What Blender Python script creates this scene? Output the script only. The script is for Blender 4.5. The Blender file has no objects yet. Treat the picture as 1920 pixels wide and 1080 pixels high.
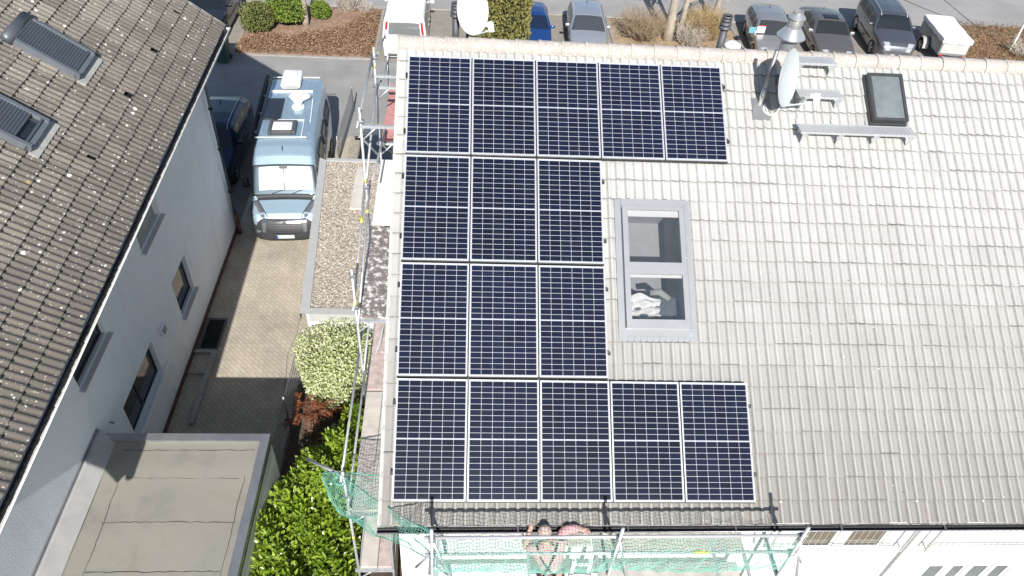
import bpy, math, random
import numpy as np
from mathutils import Matrix, Vector
random.seed(7); RNG = np.random.default_rng(7)
PI = math.pi
S = bpy.context.scene; COL = S.collection

# ------------------------------------------------------------------ camera, sky, sun, exposure
cam_d = bpy.data.cameras.new('camera'); cam = bpy.data.objects.new('camera', cam_d); COL.objects.link(cam)
cam_d.sensor_width = 36; cam_d.lens = 26.585; cam_d.clip_start = 0.1; cam_d.clip_end = 600
r_ = (0.9973086598, -0.0396858461, 0.0616479577); d_ = (0.0176363581, -0.6862921526, -0.7271121235); f_ = (0.0711645694, 0.7262424629, -0.6837451931)
cam.matrix_world = Matrix(((r_[0], -d_[0], -f_[0], 0.8845378), (r_[1], -d_[1], -f_[1], -5.7467695), (r_[2], -d_[2], -f_[2], 9.5815291), (0, 0, 0, 1)))
S.camera = cam
SUN_EL, SUN_DX = math.radians(36.5), math.radians(2.2)
W = bpy.data.worlds.new("World"); S.world = W; W.use_nodes = True
sky = W.node_tree.nodes.new('ShaderNodeTexSky'); sky.sky_type = 'NISHITA'; sky.sun_disc = False
sky.sun_elevation = SUN_EL; sky.sun_rotation = PI - SUN_DX; sky.altitude = 200; sky.air_density = 1.0; sky.dust_density = 1.0
bg = W.node_tree.nodes['Background']; bg.inputs[1].default_value = 0.072
W.node_tree.links.new(sky.outputs[0], bg.inputs[0])
sl = bpy.data.lights.new('sun', 'SUN'); sl.energy = 4.2; sl.angle = math.radians(0.5); sl.color = (1.0, 0.972, 0.93)
sun = bpy.data.objects.new('sun', sl); COL.objects.link(sun)
sun.rotation_euler = Vector((-math.sin(SUN_DX) * math.cos(SUN_EL), math.cos(SUN_DX) * math.cos(SUN_EL), -math.sin(SUN_EL))).to_track_quat('-Z', 'Y').to_euler()
S.view_settings.view_transform = 'Standard'; S.view_settings.look = 'None'; S.view_settings.gamma = 1; S.view_settings.exposure = 0.74

# ------------------------------------------------------------------ materials
def _m(name):
    m = bpy.data.materials.new(name); m.use_nodes = True; nt = m.node_tree
    return m, nt, nt.nodes, nt.links, nt.nodes['Principled BSDF']
def c4(c): return (c[0], c[1], c[2], 1)
def ramp(N, stops):
    r = N.new('ShaderNodeValToRGB'); e = r.color_ramp.elements
    e[0].position, e[0].color = stops[0][0], c4(stops[0][1]); e[1].position, e[1].color = stops[-1][0], c4(stops[-1][1])
    for p, c in stops[1:-1]: x = e.new(p); x.color = c4(c)
    return r
def noise(N, L, src, scale, detail=5, rough=.6):
    n = N.new('ShaderNodeTexNoise'); n.inputs['Scale'].default_value = scale; n.inputs['Detail'].default_value = detail; n.inputs['Roughness'].default_value = rough
    L.new(src, n.inputs['Vector']); return n
def mix(N, L, fac, a, b, mode='MIX'):
    x = N.new('ShaderNodeMix'); x.data_type = 'RGBA'; x.blend_type = mode
    for s, v in ((x.inputs[0], fac), (x.inputs[6], a), (x.inputs[7], b)):
        if isinstance(v, (int, float)): s.default_value = v
        elif isinstance(v, tuple): s.default_value = c4(v)
        else: L.new(v, s)
    return x.outputs[2]
def math_(N, L, op, a, b=None):
    x = N.new('ShaderNodeMath'); x.operation = op
    for i, v in enumerate((a, b)):
        if v is None: continue
        if isinstance(v, (int, float)): x.inputs[i].default_value = v
        else: L.new(v, x.inputs[i])
    return x.outputs[0]
def bump(N, L, B, h, strength=.3, dist=.01):
    b = N.new('ShaderNodeBump'); b.inputs['Strength'].default_value = strength; b.inputs['Distance'].default_value = dist
    L.new(h, b.inputs['Height']); L.new(b.outputs[0], B.inputs['Normal'])
def simple(name, col, rough=.6, metal=0.0, var=.12, scale=6, bs=0, bscale=60, coat=0, spec=.5, dirt=None):
    m, nt, N, L, B = _m(name)
    tc = N.new('ShaderNodeTexCoord'); n = noise(N, L, tc.outputs['Object'], scale)
    lo = tuple(x * (1 - var) for x in col); hi = tuple(min(.95, x * (1 + var)) for x in col)
    r = ramp(N, [(.3, lo), (.7, hi)]); L.new(n.outputs[0], r.inputs[0]); out = r.outputs[0]
    if dirt:
        n2 = noise(N, L, tc.outputs['Object'], dirt[2], 8, .7); r2 = ramp(N, [(dirt[1], (0, 0, 0)), (dirt[1] + (dirt[3] if len(dirt) > 3 else .1), (1, 1, 1))]); L.new(n2.outputs[0], r2.inputs[0])
        out = mix(N, L, r2.outputs[0], out, dirt[0])
    L.new(out, B.inputs['Base Color'])
    B.inputs['Roughness'].default_value = rough; B.inputs['Metallic'].default_value = metal
    B.inputs['Coat Weight'].default_value = coat; B.inputs['Coat Roughness'].default_value = .05; B.inputs['Specular IOR Level'].default_value = spec
    if bs:
        n3 = noise(N, L, tc.outputs['Object'], bscale, 3); bump(N, L, B, n3.outputs[0], bs, .01)
    return m
def leafmat(name, cols, rough=.45, spec=.5, trans=.25):
    m, nt, N, L, B = _m(name)
    g = N.new('ShaderNodeNewGeometry'); k = len(cols)
    r = ramp(N, [(i / (k - 1), c) for i, c in enumerate(cols)]); L.new(g.outputs['Random Per Island'], r.inputs[0])
    L.new(r.outputs[0], B.inputs['Base Color']); B.inputs['Roughness'].default_value = rough; B.inputs['Specular IOR Level'].default_value = spec
    if trans:
        t = N.new('ShaderNodeBsdfTranslucent'); L.new(r.outputs[0], t.inputs[0]); ms = N.new('ShaderNodeMixShader'); ms.inputs[0].default_value = trans
        o = N['Material Output'] if 'Material Output' in N else [x for x in N if x.type == 'OUTPUT_MATERIAL'][0]
        L.new(B.outputs[0], ms.inputs[1]); L.new(t.outputs[0], ms.inputs[2]); L.new(ms.outputs[0], o.inputs[0])
    return m
def tilemat(name, lo, hi, tw, th, dirt, dirt_light_v, lichen=None, rust=None, rough=.8, joint=None, wv=(.38, .5, .3), v0=0.0):
    m, nt, N, L, B = _m(name)
    uv = N.new('ShaderNodeUVMap'); uv.uv_map = 'UVMap'
    sp = N.new('ShaderNodeSeparateXYZ'); L.new(uv.outputs[0], sp.inputs[0])
    fu = math_(N, L, 'FLOOR', math_(N, L, 'DIVIDE', sp.outputs[0], tw)); vq = math_(N, L, 'DIVIDE', math_(N, L, 'SUBTRACT', sp.outputs[1], v0), th); fv = math_(N, L, 'FLOOR', vq)
    cb = N.new('ShaderNodeCombineXYZ'); L.new(fu, cb.inputs[0]); L.new(fv, cb.inputs[1])
    wn = N.new('ShaderNodeTexWhiteNoise'); wn.noise_dimensions = '2D'; L.new(cb.outputs[0], wn.inputs['Vector'])
    n1 = noise(N, L, uv.outputs[0], 1.1, 7, .65); n2 = noise(N, L, uv.outputs[0], 38, 4, .7)
    f = math_(N, L, 'ADD', math_(N, L, 'MULTIPLY', wn.outputs[0], wv[0]), math_(N, L, 'ADD', math_(N, L, 'MULTIPLY', n1.outputs[0], wv[1]), math_(N, L, 'MULTIPLY', n2.outputs[0], wv[2])))
    r = ramp(N, [(.3, lo), (.85, hi)]); L.new(f, r.inputs[0]); col = r.outputs[0]
    # weathering plus painted light falloff, stronger towards the eaves, in streaks
    sc = N.new('ShaderNodeMapping'); sc.inputs['Scale'].default_value = (7, .5, 1); L.new(uv.outputs[0], sc.inputs[0])
    n3 = noise(N, L, sc.outputs[0], 1.3, 6, .7)
    g = math_(N, L, 'SUBTRACT', 1.0, math_(N, L, 'DIVIDE', sp.outputs[1], dirt_light_v)); g = math_(N, L, 'MAXIMUM', g, 0.0)
    df = math_(N, L, 'MULTIPLY', math_(N, L, 'POWER', g, 1.3), math_(N, L, 'ADD', math_(N, L, 'MULTIPLY', n3.outputs[0], .9), .40)); df = math_(N, L, 'MINIMUM', df, .95)
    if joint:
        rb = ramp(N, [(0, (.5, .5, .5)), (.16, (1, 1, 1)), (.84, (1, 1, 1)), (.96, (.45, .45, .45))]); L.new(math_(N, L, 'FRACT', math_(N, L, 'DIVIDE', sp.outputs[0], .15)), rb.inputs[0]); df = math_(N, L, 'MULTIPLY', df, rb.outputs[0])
    col = mix(N, L, df, col, dirt)
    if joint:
        # grime and painted shade at the head of each course and on rib flanks
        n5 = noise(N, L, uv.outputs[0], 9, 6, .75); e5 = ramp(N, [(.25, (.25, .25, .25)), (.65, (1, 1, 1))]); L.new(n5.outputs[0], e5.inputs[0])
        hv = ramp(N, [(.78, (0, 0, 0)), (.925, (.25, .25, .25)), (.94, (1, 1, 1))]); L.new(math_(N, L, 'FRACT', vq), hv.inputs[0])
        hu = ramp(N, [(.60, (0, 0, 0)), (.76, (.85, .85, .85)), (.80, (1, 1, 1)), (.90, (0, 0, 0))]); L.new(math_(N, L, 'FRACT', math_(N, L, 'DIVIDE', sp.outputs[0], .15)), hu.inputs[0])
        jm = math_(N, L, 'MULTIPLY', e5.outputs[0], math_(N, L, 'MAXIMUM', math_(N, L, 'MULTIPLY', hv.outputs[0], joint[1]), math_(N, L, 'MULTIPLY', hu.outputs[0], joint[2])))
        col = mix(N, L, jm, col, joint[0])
    if rust:
        n4 = noise(N, L, uv.outputs[0], 5.5, 8, .75); r4 = ramp(N, [(.60, (0, 0, 0)), (.72, (1, 1, 1))]); L.new(n4.outputs[0], r4.inputs[0])
        col = mix(N, L, math_(N, L, 'MULTIPLY', math_(N, L, 'MULTIPLY', r4.outputs[0], g), rust[1]), col, rust[0])
    if lichen:
        for sc_, th_, keep, cc in lichen:
            v = N.new('ShaderNodeTexVoronoi'); v.inputs['Scale'].default_value = sc_; v.inputs['Randomness'].default_value = 1
            nw = noise(N, L, uv.outputs[0], 30, 3); vm = N.new('ShaderNodeMix'); vm.data_type = 'VECTOR'; vm.inputs[0].default_value = .045
            L.new(uv.outputs[0], vm.inputs[4]); L.new(nw.outputs[1], vm.inputs[5]); L.new(vm.outputs[1], v.inputs['Vector'])
            s = N.new('ShaderNodeSeparateColor'); L.new(v.outputs['Color'], s.inputs[0])
            on = math_(N, L, 'GREATER_THAN', s.outputs[0], keep); thr = math_(N, L, 'MULTIPLY', s.outputs[1], th_)
            hit = math_(N, L, 'MULTIPLY', math_(N, L, 'LESS_THAN', v.outputs['Distance'], thr), on)
            col = mix(N, L, math_(N, L, 'MULTIPLY', hit, .9), col, cc)
    L.new(col, B.inputs['Base Color']); B.inputs['Roughness'].default_value = rough
    bump(N, L, B, n2.outputs[0], .35, .006)
    return m
def glassmat(name, col, trans=.0, rough=.03):
    m, nt, N, L, B = _m(name)
    tc = N.new('ShaderNodeTexCoord'); n = noise(N, L, tc.outputs['Object'], 2.5); r = ramp(N, [(.3, tuple(x * .8 for x in col)), (.7, tuple(x * 1.2 for x in col))]); L.new(n.outputs[0], r.inputs[0])
    L.new(r.outputs[0], B.inputs['Base Color']); B.inputs['Roughness'].default_value = rough; B.inputs['Specular IOR Level'].default_value = .8
    if trans:
        t = N.new('ShaderNodeBsdfTransparent'); ms = N.new('ShaderNodeMixShader'); ms.inputs[0].default_value = trans
        o = [x for x in N if x.type == 'OUTPUT_MATERIAL'][0]
        L.new(B.outputs[0], ms.inputs[1]); L.new(t.outputs[0], ms.inputs[2]); L.new(ms.outputs[0], o.inputs[0])
    return m
def pavermat(name, lo, hi, joint, bw, bh, rot):
    m, nt, N, L, B = _m(name)
    tc = N.new('ShaderNodeTexCoord'); mp = N.new('ShaderNodeMapping'); mp.inputs['Rotation'].default_value = (0, 0, rot); L.new(tc.outputs['Object'], mp.inputs[0])
    b = N.new('ShaderNodeTexBrick'); L.new(mp.outputs[0], b.inputs['Vector']); b.inputs['Scale'].default_value = 1; b.inputs['Mortar Size'].default_value = .006; b.inputs['Brick Width'].default_value = bw; b.inputs['Row Height'].default_value = bh
    b.inputs['Color1'].default_value = c4(lo); b.inputs['Color2'].default_value = c4(hi); b.inputs['Mortar'].default_value = c4(joint)
    n = noise(N, L, tc.outputs['Object'], .9, 8, .7); n2 = noise(N, L, tc.outputs['Object'], 45, 3)
    f = math_(N, L, 'ADD', math_(N, L, 'MULTIPLY', n.outputs[0], .9), math_(N, L, 'MULTIPLY', n2.outputs[0], .35))
    r = ramp(N, [(.35, (.62, .62, .62)), (.8, (1.12, 1.1, 1.05))]); L.new(f, r.inputs[0])
    L.new(mix(N, L, 1.0, b.outputs[0], r.outputs[0], 'MULTIPLY'), B.inputs['Base Color']); B.inputs['Roughness'].default_value = .85
    bump(N, L, B, b.outputs['Fac'], -.4, .004)
    return m

M = {}
M['asphalt'] = simple('asphalt', (.27, .262, .25), .9, var=.16, scale=.7, bs=.25, bscale=90, dirt=((.22, .213, .205), .60, 1.6))
M['street'] = simple('street_asphalt', (.30, .292, .283), .9, var=.12, scale=.5, bs=.25, bscale=90, dirt=((.25, .24, .23), .58, .9))
M['bay'] = simple('bay_paving', (.26, .235, .2), .9, var=.12, scale=2, bs=.2, bscale=60)
M['ground'] = simple('ground_soil', (.2, .18, .15), .95, var=.2, scale=.5)
M['kerb'] = simple('kerb_concrete', (.30, .285, .26), .85, var=.15, scale=5)
M['soil'] = simple('bed_soil', (.27, .175, .12), .95, var=.3, scale=6, bs=.6, bscale=40)
M['garden'] = simple('garden_soil', (.085, .062, .045), .95, var=.3, scale=6, bs=.6, bscale=40)
M['tan_soil'] = simple('tan_soil', (.36, .27, .18), .95, var=.22, scale=4, bs=.5, bscale=40)
M['paver'] = pavermat('driveway_paving', (.42, .37, .30), (.48, .43, .355), (.27, .24, .19), .21, .105, PI / 4)
M['path'] = pavermat('path_paving', (.33, .29, .24), (.40, .36, .30), (.24, .22, .17), .2, .1, 0)
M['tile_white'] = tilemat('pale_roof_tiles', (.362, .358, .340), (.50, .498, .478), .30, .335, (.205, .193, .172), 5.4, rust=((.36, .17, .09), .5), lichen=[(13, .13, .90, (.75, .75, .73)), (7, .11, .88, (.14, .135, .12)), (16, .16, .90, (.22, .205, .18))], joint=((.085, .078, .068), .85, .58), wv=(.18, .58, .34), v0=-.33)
M['tile_dark'] = tilemat('weathered_roof_tiles', (.062, .055, .046), (.285, .252, .210), .30, .34, (.10, .09, .076), 4.0, lichen=[(5.5, .21, .52, (.64, .63, .58)), (13, .30, .58, (.52, .50, .46)), (26, .36, .62, (.42, .39, .35)), (4, .14, .92, (.36, .24, .08))], rough=.9, wv=(.30, .42, .62), v0=.04)
M['ridge'] = simple('ridge_concrete', (.40, .36, .325), .9, var=.12, scale=3, bs=.5, bscale=70, dirt=((.53, .49, .45), .50, 26))
M['verge'] = simple('verge_concrete', (.46, .44, .39), .85, var=.12, scale=4, bs=.2, dirt=((.56, .53, .49), .55, 14))
M['white_wall'] = simple('white_render', (.78, .78, .765), .9, var=.03, scale=2, bs=.25, bscale=140)
M['blue_wall'] = simple('old_white_render', (.79, .83, .87), .9, var=.05, scale=1.2, bs=.7, bscale=35)
M['white_trim'] = simple('white_trim', (.8, .8, .79), .5, var=.04)
def streaks(name, col, stain):
    m, nt, N, L, B = _m(name); tc = N.new('ShaderNodeTexCoord'); mp = N.new('ShaderNodeMapping'); mp.inputs['Scale'].default_value = (3, 3, .22); L.new(tc.outputs['Object'], mp.inputs[0])
    n1 = noise(N, L, mp.outputs[0], 1.0, 7, .7); n2 = noise(N, L, tc.outputs['Object'], .8, 6, .65); n3 = noise(N, L, tc.outputs['Object'], 34, 4, .6)
    r1 = ramp(N, [(.50, (0, 0, 0)), (.78, (1, 1, 1))]); L.new(n1.outputs[0], r1.inputs[0]); r2 = ramp(N, [(.3, tuple(x * .93 for x in col)), (.7, tuple(min(.92, x * 1.04) for x in col))]); L.new(n2.outputs[0], r2.inputs[0])
    L.new(mix(N, L, math_(N, L, 'MULTIPLY', r1.outputs[0], .35), r2.outputs[0], stain), B.inputs['Base Color']); B.inputs['Roughness'].default_value = .9; bump(N, L, B, n3.outputs[0], .8, .02); return m
M['blue_wall'] = streaks('old_white_render', (.83, .875, .92), (.60, .62, .63))
M['brown_trim'] = simple('brown_plinth', (.12, .05, .035), .7, var=.2)
M['zinc'] = simple('zinc', (.36, .37, .38), .42, .7, var=.12, scale=3)
M['dark_zinc'] = simple('dark_gutter', (.016, .016, .018), .6, .2, var=.2)
M['steel'] = simple('galvanised_steel', (.50, .515, .53), .5, .45, var=.16, scale=12)
M['steel_dull'] = simple('dull_steel', (.27, .28, .30), .5, .6, var=.2, scale=12)
M['stainless'] = simple('stainless', (.66, .66, .655), .24, .72, var=.06)
M['alu'] = simple('aluminium_frame', (.56, .57, .58), .38, .35, var=.04)
M['yellow'] = simple('yellow_tape', (.60, .60, .12), .6, var=.08)
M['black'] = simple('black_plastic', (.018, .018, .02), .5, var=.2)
M['dark_grey'] = simple('dark_grey_plastic', (.075, .078, .083), .5, var=.15)
M['bumper'] = simple('bumper_plastic', (.035, .037, .04), .5, var=.15)
M['grey_frame'] = simple('grey_window_frame', (.33, .34, .35), .4, .3, var=.06, scale=3)
M['char_frame'] = simple('charcoal_window_frame', (.06, .063, .066), .4, .2, var=.1)
M['shutter'] = simple('roller_shutter', (.115, .13, .15), .42, .4, var=.08, scale=3)
M['shutter_l'] = simple('roller_shutter_rim', (.20, .22, .24), .4, .4, var=.08, scale=3)
M['lead'] = simple('lead_apron', (.40, .395, .365), .7, .1, var=.15)
M['glass'] = glassmat('window_glass', (.02, .024, .03))
M['glass_pale'] = glassmat('hazy_skylight_glass', (.155, .175, .18), rough=.12)
M['glass_clear'] = glassmat('clear_skylight_glass', (.075, .092, .11), trans=.62)
M['glass_car'] = glassmat('car_glass', (.012, .018, .022), trans=.42)
M['glass_brown'] = glassmat('reflecting_glass', (.14, .12, .085))
M['felt'] = simple('roofing_felt', (.268, .254, .216), .95, var=.2, scale=1.3, bs=.5, bscale=80, dirt=((.215, .195, .158), .46, 1.3, .26))
M['felt_pale'] = simple('felt_upstand', (.37, .36, .345), .9, var=.1, scale=3)
M['felt_seam'] = simple('felt_seam', (.10, .095, .085), .95, var=.2)
M['gravel'] = simple('roof_gravel', (.36, .315, .26), .95, var=.65, scale=22, bs=1.0, bscale=30)
M['concrete'] = simple('concrete_slab', (.55, .52, .47), .9, var=.12, scale=3)
M['edge'] = simple('roof_edge_metal', (.48, .475, .46), .6, .2, var=.06)
M['wood'] = simple('plank_pinkish', (.46, .37, .335), .85, var=.22, scale=6, dirt=((.62, .56, .52), .56, 9))
M['wood_pale'] = simple('plank_pale', (.52, .475, .43), .85, var=.16, scale=5, dirt=((.33, .26, .22), .62, 7))
M['wood_red'] = simple('plank_red', (.48, .23, .22), .8, var=.16, scale=6, dirt=((.72, .66, .64), .61, 9))
M['wood_dark'] = simple('plank_flaking', (.18, .155, .145), .9, var=.2, scale=6, dirt=((.70, .69, .67), .50, 9))
M['deck_white'] = simple('deck_white', (.8, .8, .79), .6, var=.04)
M['net'] = simple('green_net', (.17, .43, .34), .6, var=.15, scale=10)
M['skin'] = simple('skin', (.52, .33, .27), .55, var=.1)
M['shirt'] = simple('pink_shirt', (.58, .335, .345), .85, var=.08, bs=.5, bscale=18)
M['trousers'] = simple('dark_trousers', (.06, .055, .06), .85, var=.15)
M['hair'] = simple('grey_hair', (.44, .35, .30), .8, var=.3, scale=30)
M['strap'] = simple('harness_strap', (.02, .025, .022), .7, var=.2)
M['tyre'] = simple('tyre', (.02, .02, .021), .8, var=.2)
M['rim'] = simple('rim', (.45, .46, .47), .3, .8, var=.1)
M['red'] = simple('red_lamp', (.55, .015, .015), .2, var=.1, coat=.5)
M['lamp'] = simple('headlamp', (.42, .44, .46), .12, .3, var=.1, coat=.5)
M['headlamp_dark'] = simple('headlamp_dark', (.16, .17, .18), .15, .3, var=.2, coat=.6)
M['chrome'] = simple('chrome', (.75, .76, .78), .10, 1.0, var=.05)
M['plate'] = simple('number_plate', (.8, .8, .78), .5, var=.03)
M['plate_blue'] = simple('plate_band', (.02, .12, .5), .5, var=.05)
M['white_plastic'] = simple('white_plastic', (.82, .82, .81), .35, var=.03)
M['screen'] = simple('silver_sunscreen', (.80, .81, .80), .35, .2, var=.04)
M['dish'] = simple('dish_paint', (.42, .46, .475), .5, var=.05, dirt=((.40, .39, .345), .68, 3))
M['cell'] = None
M['bark'] = simple('bark', (.33, .285, .225), .9, var=.3, scale=9, bs=.7, bscale=25, dirt=((.46, .44, .37), .55, 5))
M['twig'] = simple('twigs', (.30, .225, .145), .9, var=.25, scale=8)
M['twig_pale'] = simple('pale_twigs', (.42, .37, .31), .9, var=.2, scale=8)
M['laurel'] = leafmat('laurel_leaves', [(.09, .155, .012), (.18, .28, .02), (.28, .40, .035), (.38, .50, .08)], .25, .6, .30)
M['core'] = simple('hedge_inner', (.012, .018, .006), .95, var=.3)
M['varieg'] = leafmat('variegated_leaves', [(.22, .30, .08), (.46, .50, .24), (.64, .66, .40), (.74, .75, .54)], .5, .4, .25)
M['shrub'] = leafmat('shrub_leaves', [(.085, .13, .02), (.16, .24, .03), (.24, .33, .045)], .5, .4, .25)
M['shrub_olive'] = leafmat('olive_leaves', [(.10, .115, .03), (.17, .185, .055), (.23, .25, .085)], .55, .4, .25)
M['thuja'] = leafmat('thuja_sprays', [(.13, .135, .04), (.22, .215, .07), (.31, .285, .10), (.37, .33, .13)], .7, .3, .2)
M['litter'] = leafmat('leaf_litter', [(.12, .072, .042), (.22, .135, .08), (.31, .20, .125), (.40, .28, .19)], .9, .2, 0)
M['cover'] = leafmat('low_dry_cover', [(.12, .085, .035), (.20, .125, .06), (.28, .165, .085), (.30, .22, .10)], .9, .2, 0)
M['dry'] = leafmat('dry_stalks', [(.22, .15, .07), (.36, .26, .13), (.47, .36, .21)], .9, .2, 0)
M['rust_leaf'] = leafmat('rusty_leaves', [(.11, .035, .018), (.20, .065, .03), (.28, .12, .07)], .8, .2, .1)
M['bin'] = simple('green_bin', (.03, .075, .06), .5, var=.15)
M['sign_red'] = simple('sign_red', (.6, .05, .04), .5, var=.05)
M['sign_teal'] = simple('sign_teal', (.12, .33, .36), .5, var=.08)
M['towel'] = simple('white_towel', (.85, .85, .83), .9, var=.05, bs=.4, bscale=12)
M['room'] = simple('room_wall', (.38, .39, .40), .9, var=.06)
M['sofa'] = simple('sofa_fabric', (.10, .12, .14), .9, var=.2)
def paint(name, col, metal=.45, rough=.32): return simple(name, col, rough, metal, var=.03, scale=1.5, coat=.8)
M['p_van'] = paint('ice_blue_paint', (.36, .48, .57), .5, .42)
M['p_white'] = paint('white_paint', (.8, .8, .8), 0, .35)
M['p_silver'] = paint('silver_paint', (.47, .49, .53), .6)
M['p_warm'] = paint('warm_silver_paint', (.40, .39, .385), .6)
M['p_grey'] = paint('taupe_grey_paint', (.21, .195, .185), .6)
M['p_suv'] = paint('slate_grey_paint', (.14, .145, .165), .6)
M['p_blue'] = paint('blue_paint', (.015, .06, .22), .3)
M['p_navy'] = paint('navy_paint', (.006, .013, .045), .3)
M['p_dark'] = paint('dark_paint', (.022, .027, .035), .3)
def cellmat():
    m, nt, N, L, B = _m('solar_cells')
    g = N.new('ShaderNodeNewGeometry'); r = ramp(N, [(0, (.0045, .006, .016)), (.5, (.0050, .0085, .025)), (1, (.008, .011, .023))]); L.new(g.outputs['Random Per Island'], r.inputs[0])
    tc = N.new('ShaderNodeTexCoord'); s = N.new('ShaderNodeSeparateXYZ'); L.new(tc.outputs['Object'], s.inputs[0])
    w = math_(N, L, 'FRACT', math_(N, L, 'MULTIPLY', s.outputs[0], 1 / .0182)); b = math_(N, L, 'LESS_THAN', w, .09)
    n = noise(N, L, tc.outputs['Object'], 3.5, 6, .7); d = ramp(N, [(.56, (0, 0, 0)), (.75, (.10, .10, .10))]); L.new(n.outputs[0], d.inputs[0])
    col = mix(N, L, math_(N, L, 'MULTIPLY', b, .10), r.outputs[0], (.30, .32, .40))
    col = mix(N, L, math_(N, L, 'MULTIPLY', d.outputs[0], .30), col, (.30, .30, .32))
    oi = N.new('ShaderNodeObjectInfo'); tr_ = ramp(N, [(0, (.80, .84, .82)), (.5, (1, 1, 1)), (1, (1.12, 1.10, 1.2))]); L.new(oi.outputs['Random'], tr_.inputs[0]); col = mix(N, L, 1.0, col, tr_.outputs[0], 'MULTIPLY')
    L.new(col, B.inputs['Base Color']); B.inputs['Roughness'].default_value = .3; B.inputs['Specular IOR Level'].default_value = .15
    B.inputs['Coat Weight'].default_value = .3; B.inputs['Coat Roughness'].default_value = .05
    return m
M['cell'] = cellmat()
M['backsheet'] = simple('cell_backsheet', (.37, .39, .43), .4, var=.04)
def gratemat():
    m, nt, N, L, B = _m('punched_grating')
    tc = N.new('ShaderNodeTexCoord'); mp = N.new('ShaderNodeMapping'); mp.inputs['Scale'].default_value = (22, 22, 22); mp.inputs['Rotation'].default_value = (0, 0, PI / 4); L.new(tc.outputs['Object'], mp.inputs[0])
    v = N.new('ShaderNodeTexVoronoi'); v.inputs['Randomness'].default_value = 0; v.inputs['Scale'].default_value = 1.0; v.voronoi_dimensions = '2D'; L.new(mp.outputs[0], v.inputs['Vector'])
    hole = math_(N, L, 'LESS_THAN', v.outputs['Distance'], .34)
    B.inputs['Base Color'].default_value = (.60, .61, .615, 1); B.inputs['Metallic'].default_value = .25; B.inputs['Roughness'].default_value = .45
    t = N.new('ShaderNodeBsdfTransparent'); ms = N.new('ShaderNodeMixShader'); o = [x for x in N if x.type == 'OUTPUT_MATERIAL'][0]
    L.new(hole, ms.inputs[0]); L.new(B.outputs[0], ms.inputs[1]); L.new(t.outputs[0], ms.inputs[2]); L.new(ms.outputs[0], o.inputs[0])
    return m
M['grate'] = gratemat()

# ------------------------------------------------------------------ mesh helpers
class MB:
    def __init__(s): s.v = []; s.f = []; s.uv = None
    def add(s, vs, fs):
        o = len(s.v); s.v += [tuple(map(float, p)) for p in vs]; s.f += [tuple(i + o for i in f) for f in fs]; return s
    def quad(s, a, b, c, d): return s.add([a, b, c, d], [(0, 1, 2, 3)])
    def box(s, x0, x1, y0, y1, z0, z1, bev=0):
        if bev:
            return s.rbox((x0 + x1) / 2, (y0 + y1) / 2, (z0 + z1) / 2, abs(x1 - x0), abs(y1 - y0), abs(z1 - z0), bev)
        v = [(x0, y0, z0), (x1, y0, z0), (x1, y1, z0), (x0, y1, z0), (x0, y0, z1), (x1, y0, z1), (x1, y1, z1), (x0, y1, z1)]
        return s.add(v, [(3, 2, 1, 0), (4, 5, 6, 7), (0, 1, 5, 4), (1, 2, 6, 5), (2, 3, 7, 6), (3, 0, 4, 7)])
    def rbox(s, cx, cy, cz, lx, ly, lz, r, seg=3):
        # box with corners rounded in plan and a chamfer on the top and bottom edge
        r = min(r, lx / 2.01, ly / 2.01, lz / 2.01); rings = []
        for z, ins in ((-lz / 2, r), (-lz / 2 + r * .3, r * .3), (-lz / 2 + r, 0), (lz / 2 - r, 0), (lz / 2 - r * .3, r * .3), (lz / 2, r)):
            ring = []
            for qx, qy, a0 in ((1, 1, 0), (-1, 1, 90), (-1, -1, 180), (1, -1, 270)):
                for k in range(seg + 1):
                    a = math.radians(a0 + 90 * k / seg)
                    ring.append((cx + qx * (lx / 2 - r) + (r - ins) * math.cos(a), cy + qy * (ly / 2 - r) + (r - ins) * math.sin(a), cz + z))
            rings.append(ring)
        return s.loft(rings, True, True)
    def loft(s, rings, close=True, caps=False):
        n = len(rings[0]); o = len(s.v)
        for r in rings: s.v += [tuple(map(float, p)) for p in r]
        for i in range(len(rings) - 1):
            for j in range(n if close else n - 1):
                a = o + i * n + j; b = o + i * n + (j + 1) % n; s.f.append((a, b, b + n, a + n))
        if caps:
            s.f.append(tuple(o + j for j in range(n))[::-1]); s.f.append(tuple(o + (len(rings) - 1) * n + j for j in range(n)))
        return s
    def tube(s, pts, r, seg=8, caps=True):
        pts = [Vector(p) for p in pts]; k = len(pts); rr = [float(q) for q in r] if isinstance(r, (list, tuple)) else [float(r)] * k; rings = []; up = None
        for i, p in enumerate(pts):
            t = (pts[min(i + 1, k - 1)] - pts[max(i - 1, 0)]).normalized()
            if up is None: up = Vector((0, 0, 1)) if abs(t.z) < .9 else Vector((1, 0, 0))
            x = t.cross(up)
            if x.length < 1e-4: x = t.orthogonal()
            x.normalize(); y = t.cross(x).normalized(); up = -y if False else up
            rings.append([p + rr[i] * (math.cos(2 * PI * j / seg) * x + math.sin(2 * PI * j / seg) * y) for j in range(seg)])
        return s.loft(rings, True, caps)
    def lathe(s, prof, c=(0, 0, 0), seg=20, caps=True):
        return s.loft([[(c[0] + r * math.cos(2 * PI * j / seg), c[1] + r * math.sin(2 * PI * j / seg), c[2] + z) for j in range(seg)] for r, z in prof], True, caps)
    def tf(s, mat):
        s.v = [tuple(mat @ Vector(p)) for p in s.v]; return s
    def grid(s, P):   # P[i][j] points
        m = len(P[0]); o = len(s.v)
        for r in P: s.v += [tuple(map(float, p)) for p in r]
        for i in range(len(P) - 1):
            for j in range(m - 1):
                a = o + i * m + j; s.f.append((a, a + 1, a + m + 1, a + m))
        return s
INV = {}
def root_inv(o):
    while o.parent: o = o.parent
    return INV.get(o.name)
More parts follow.
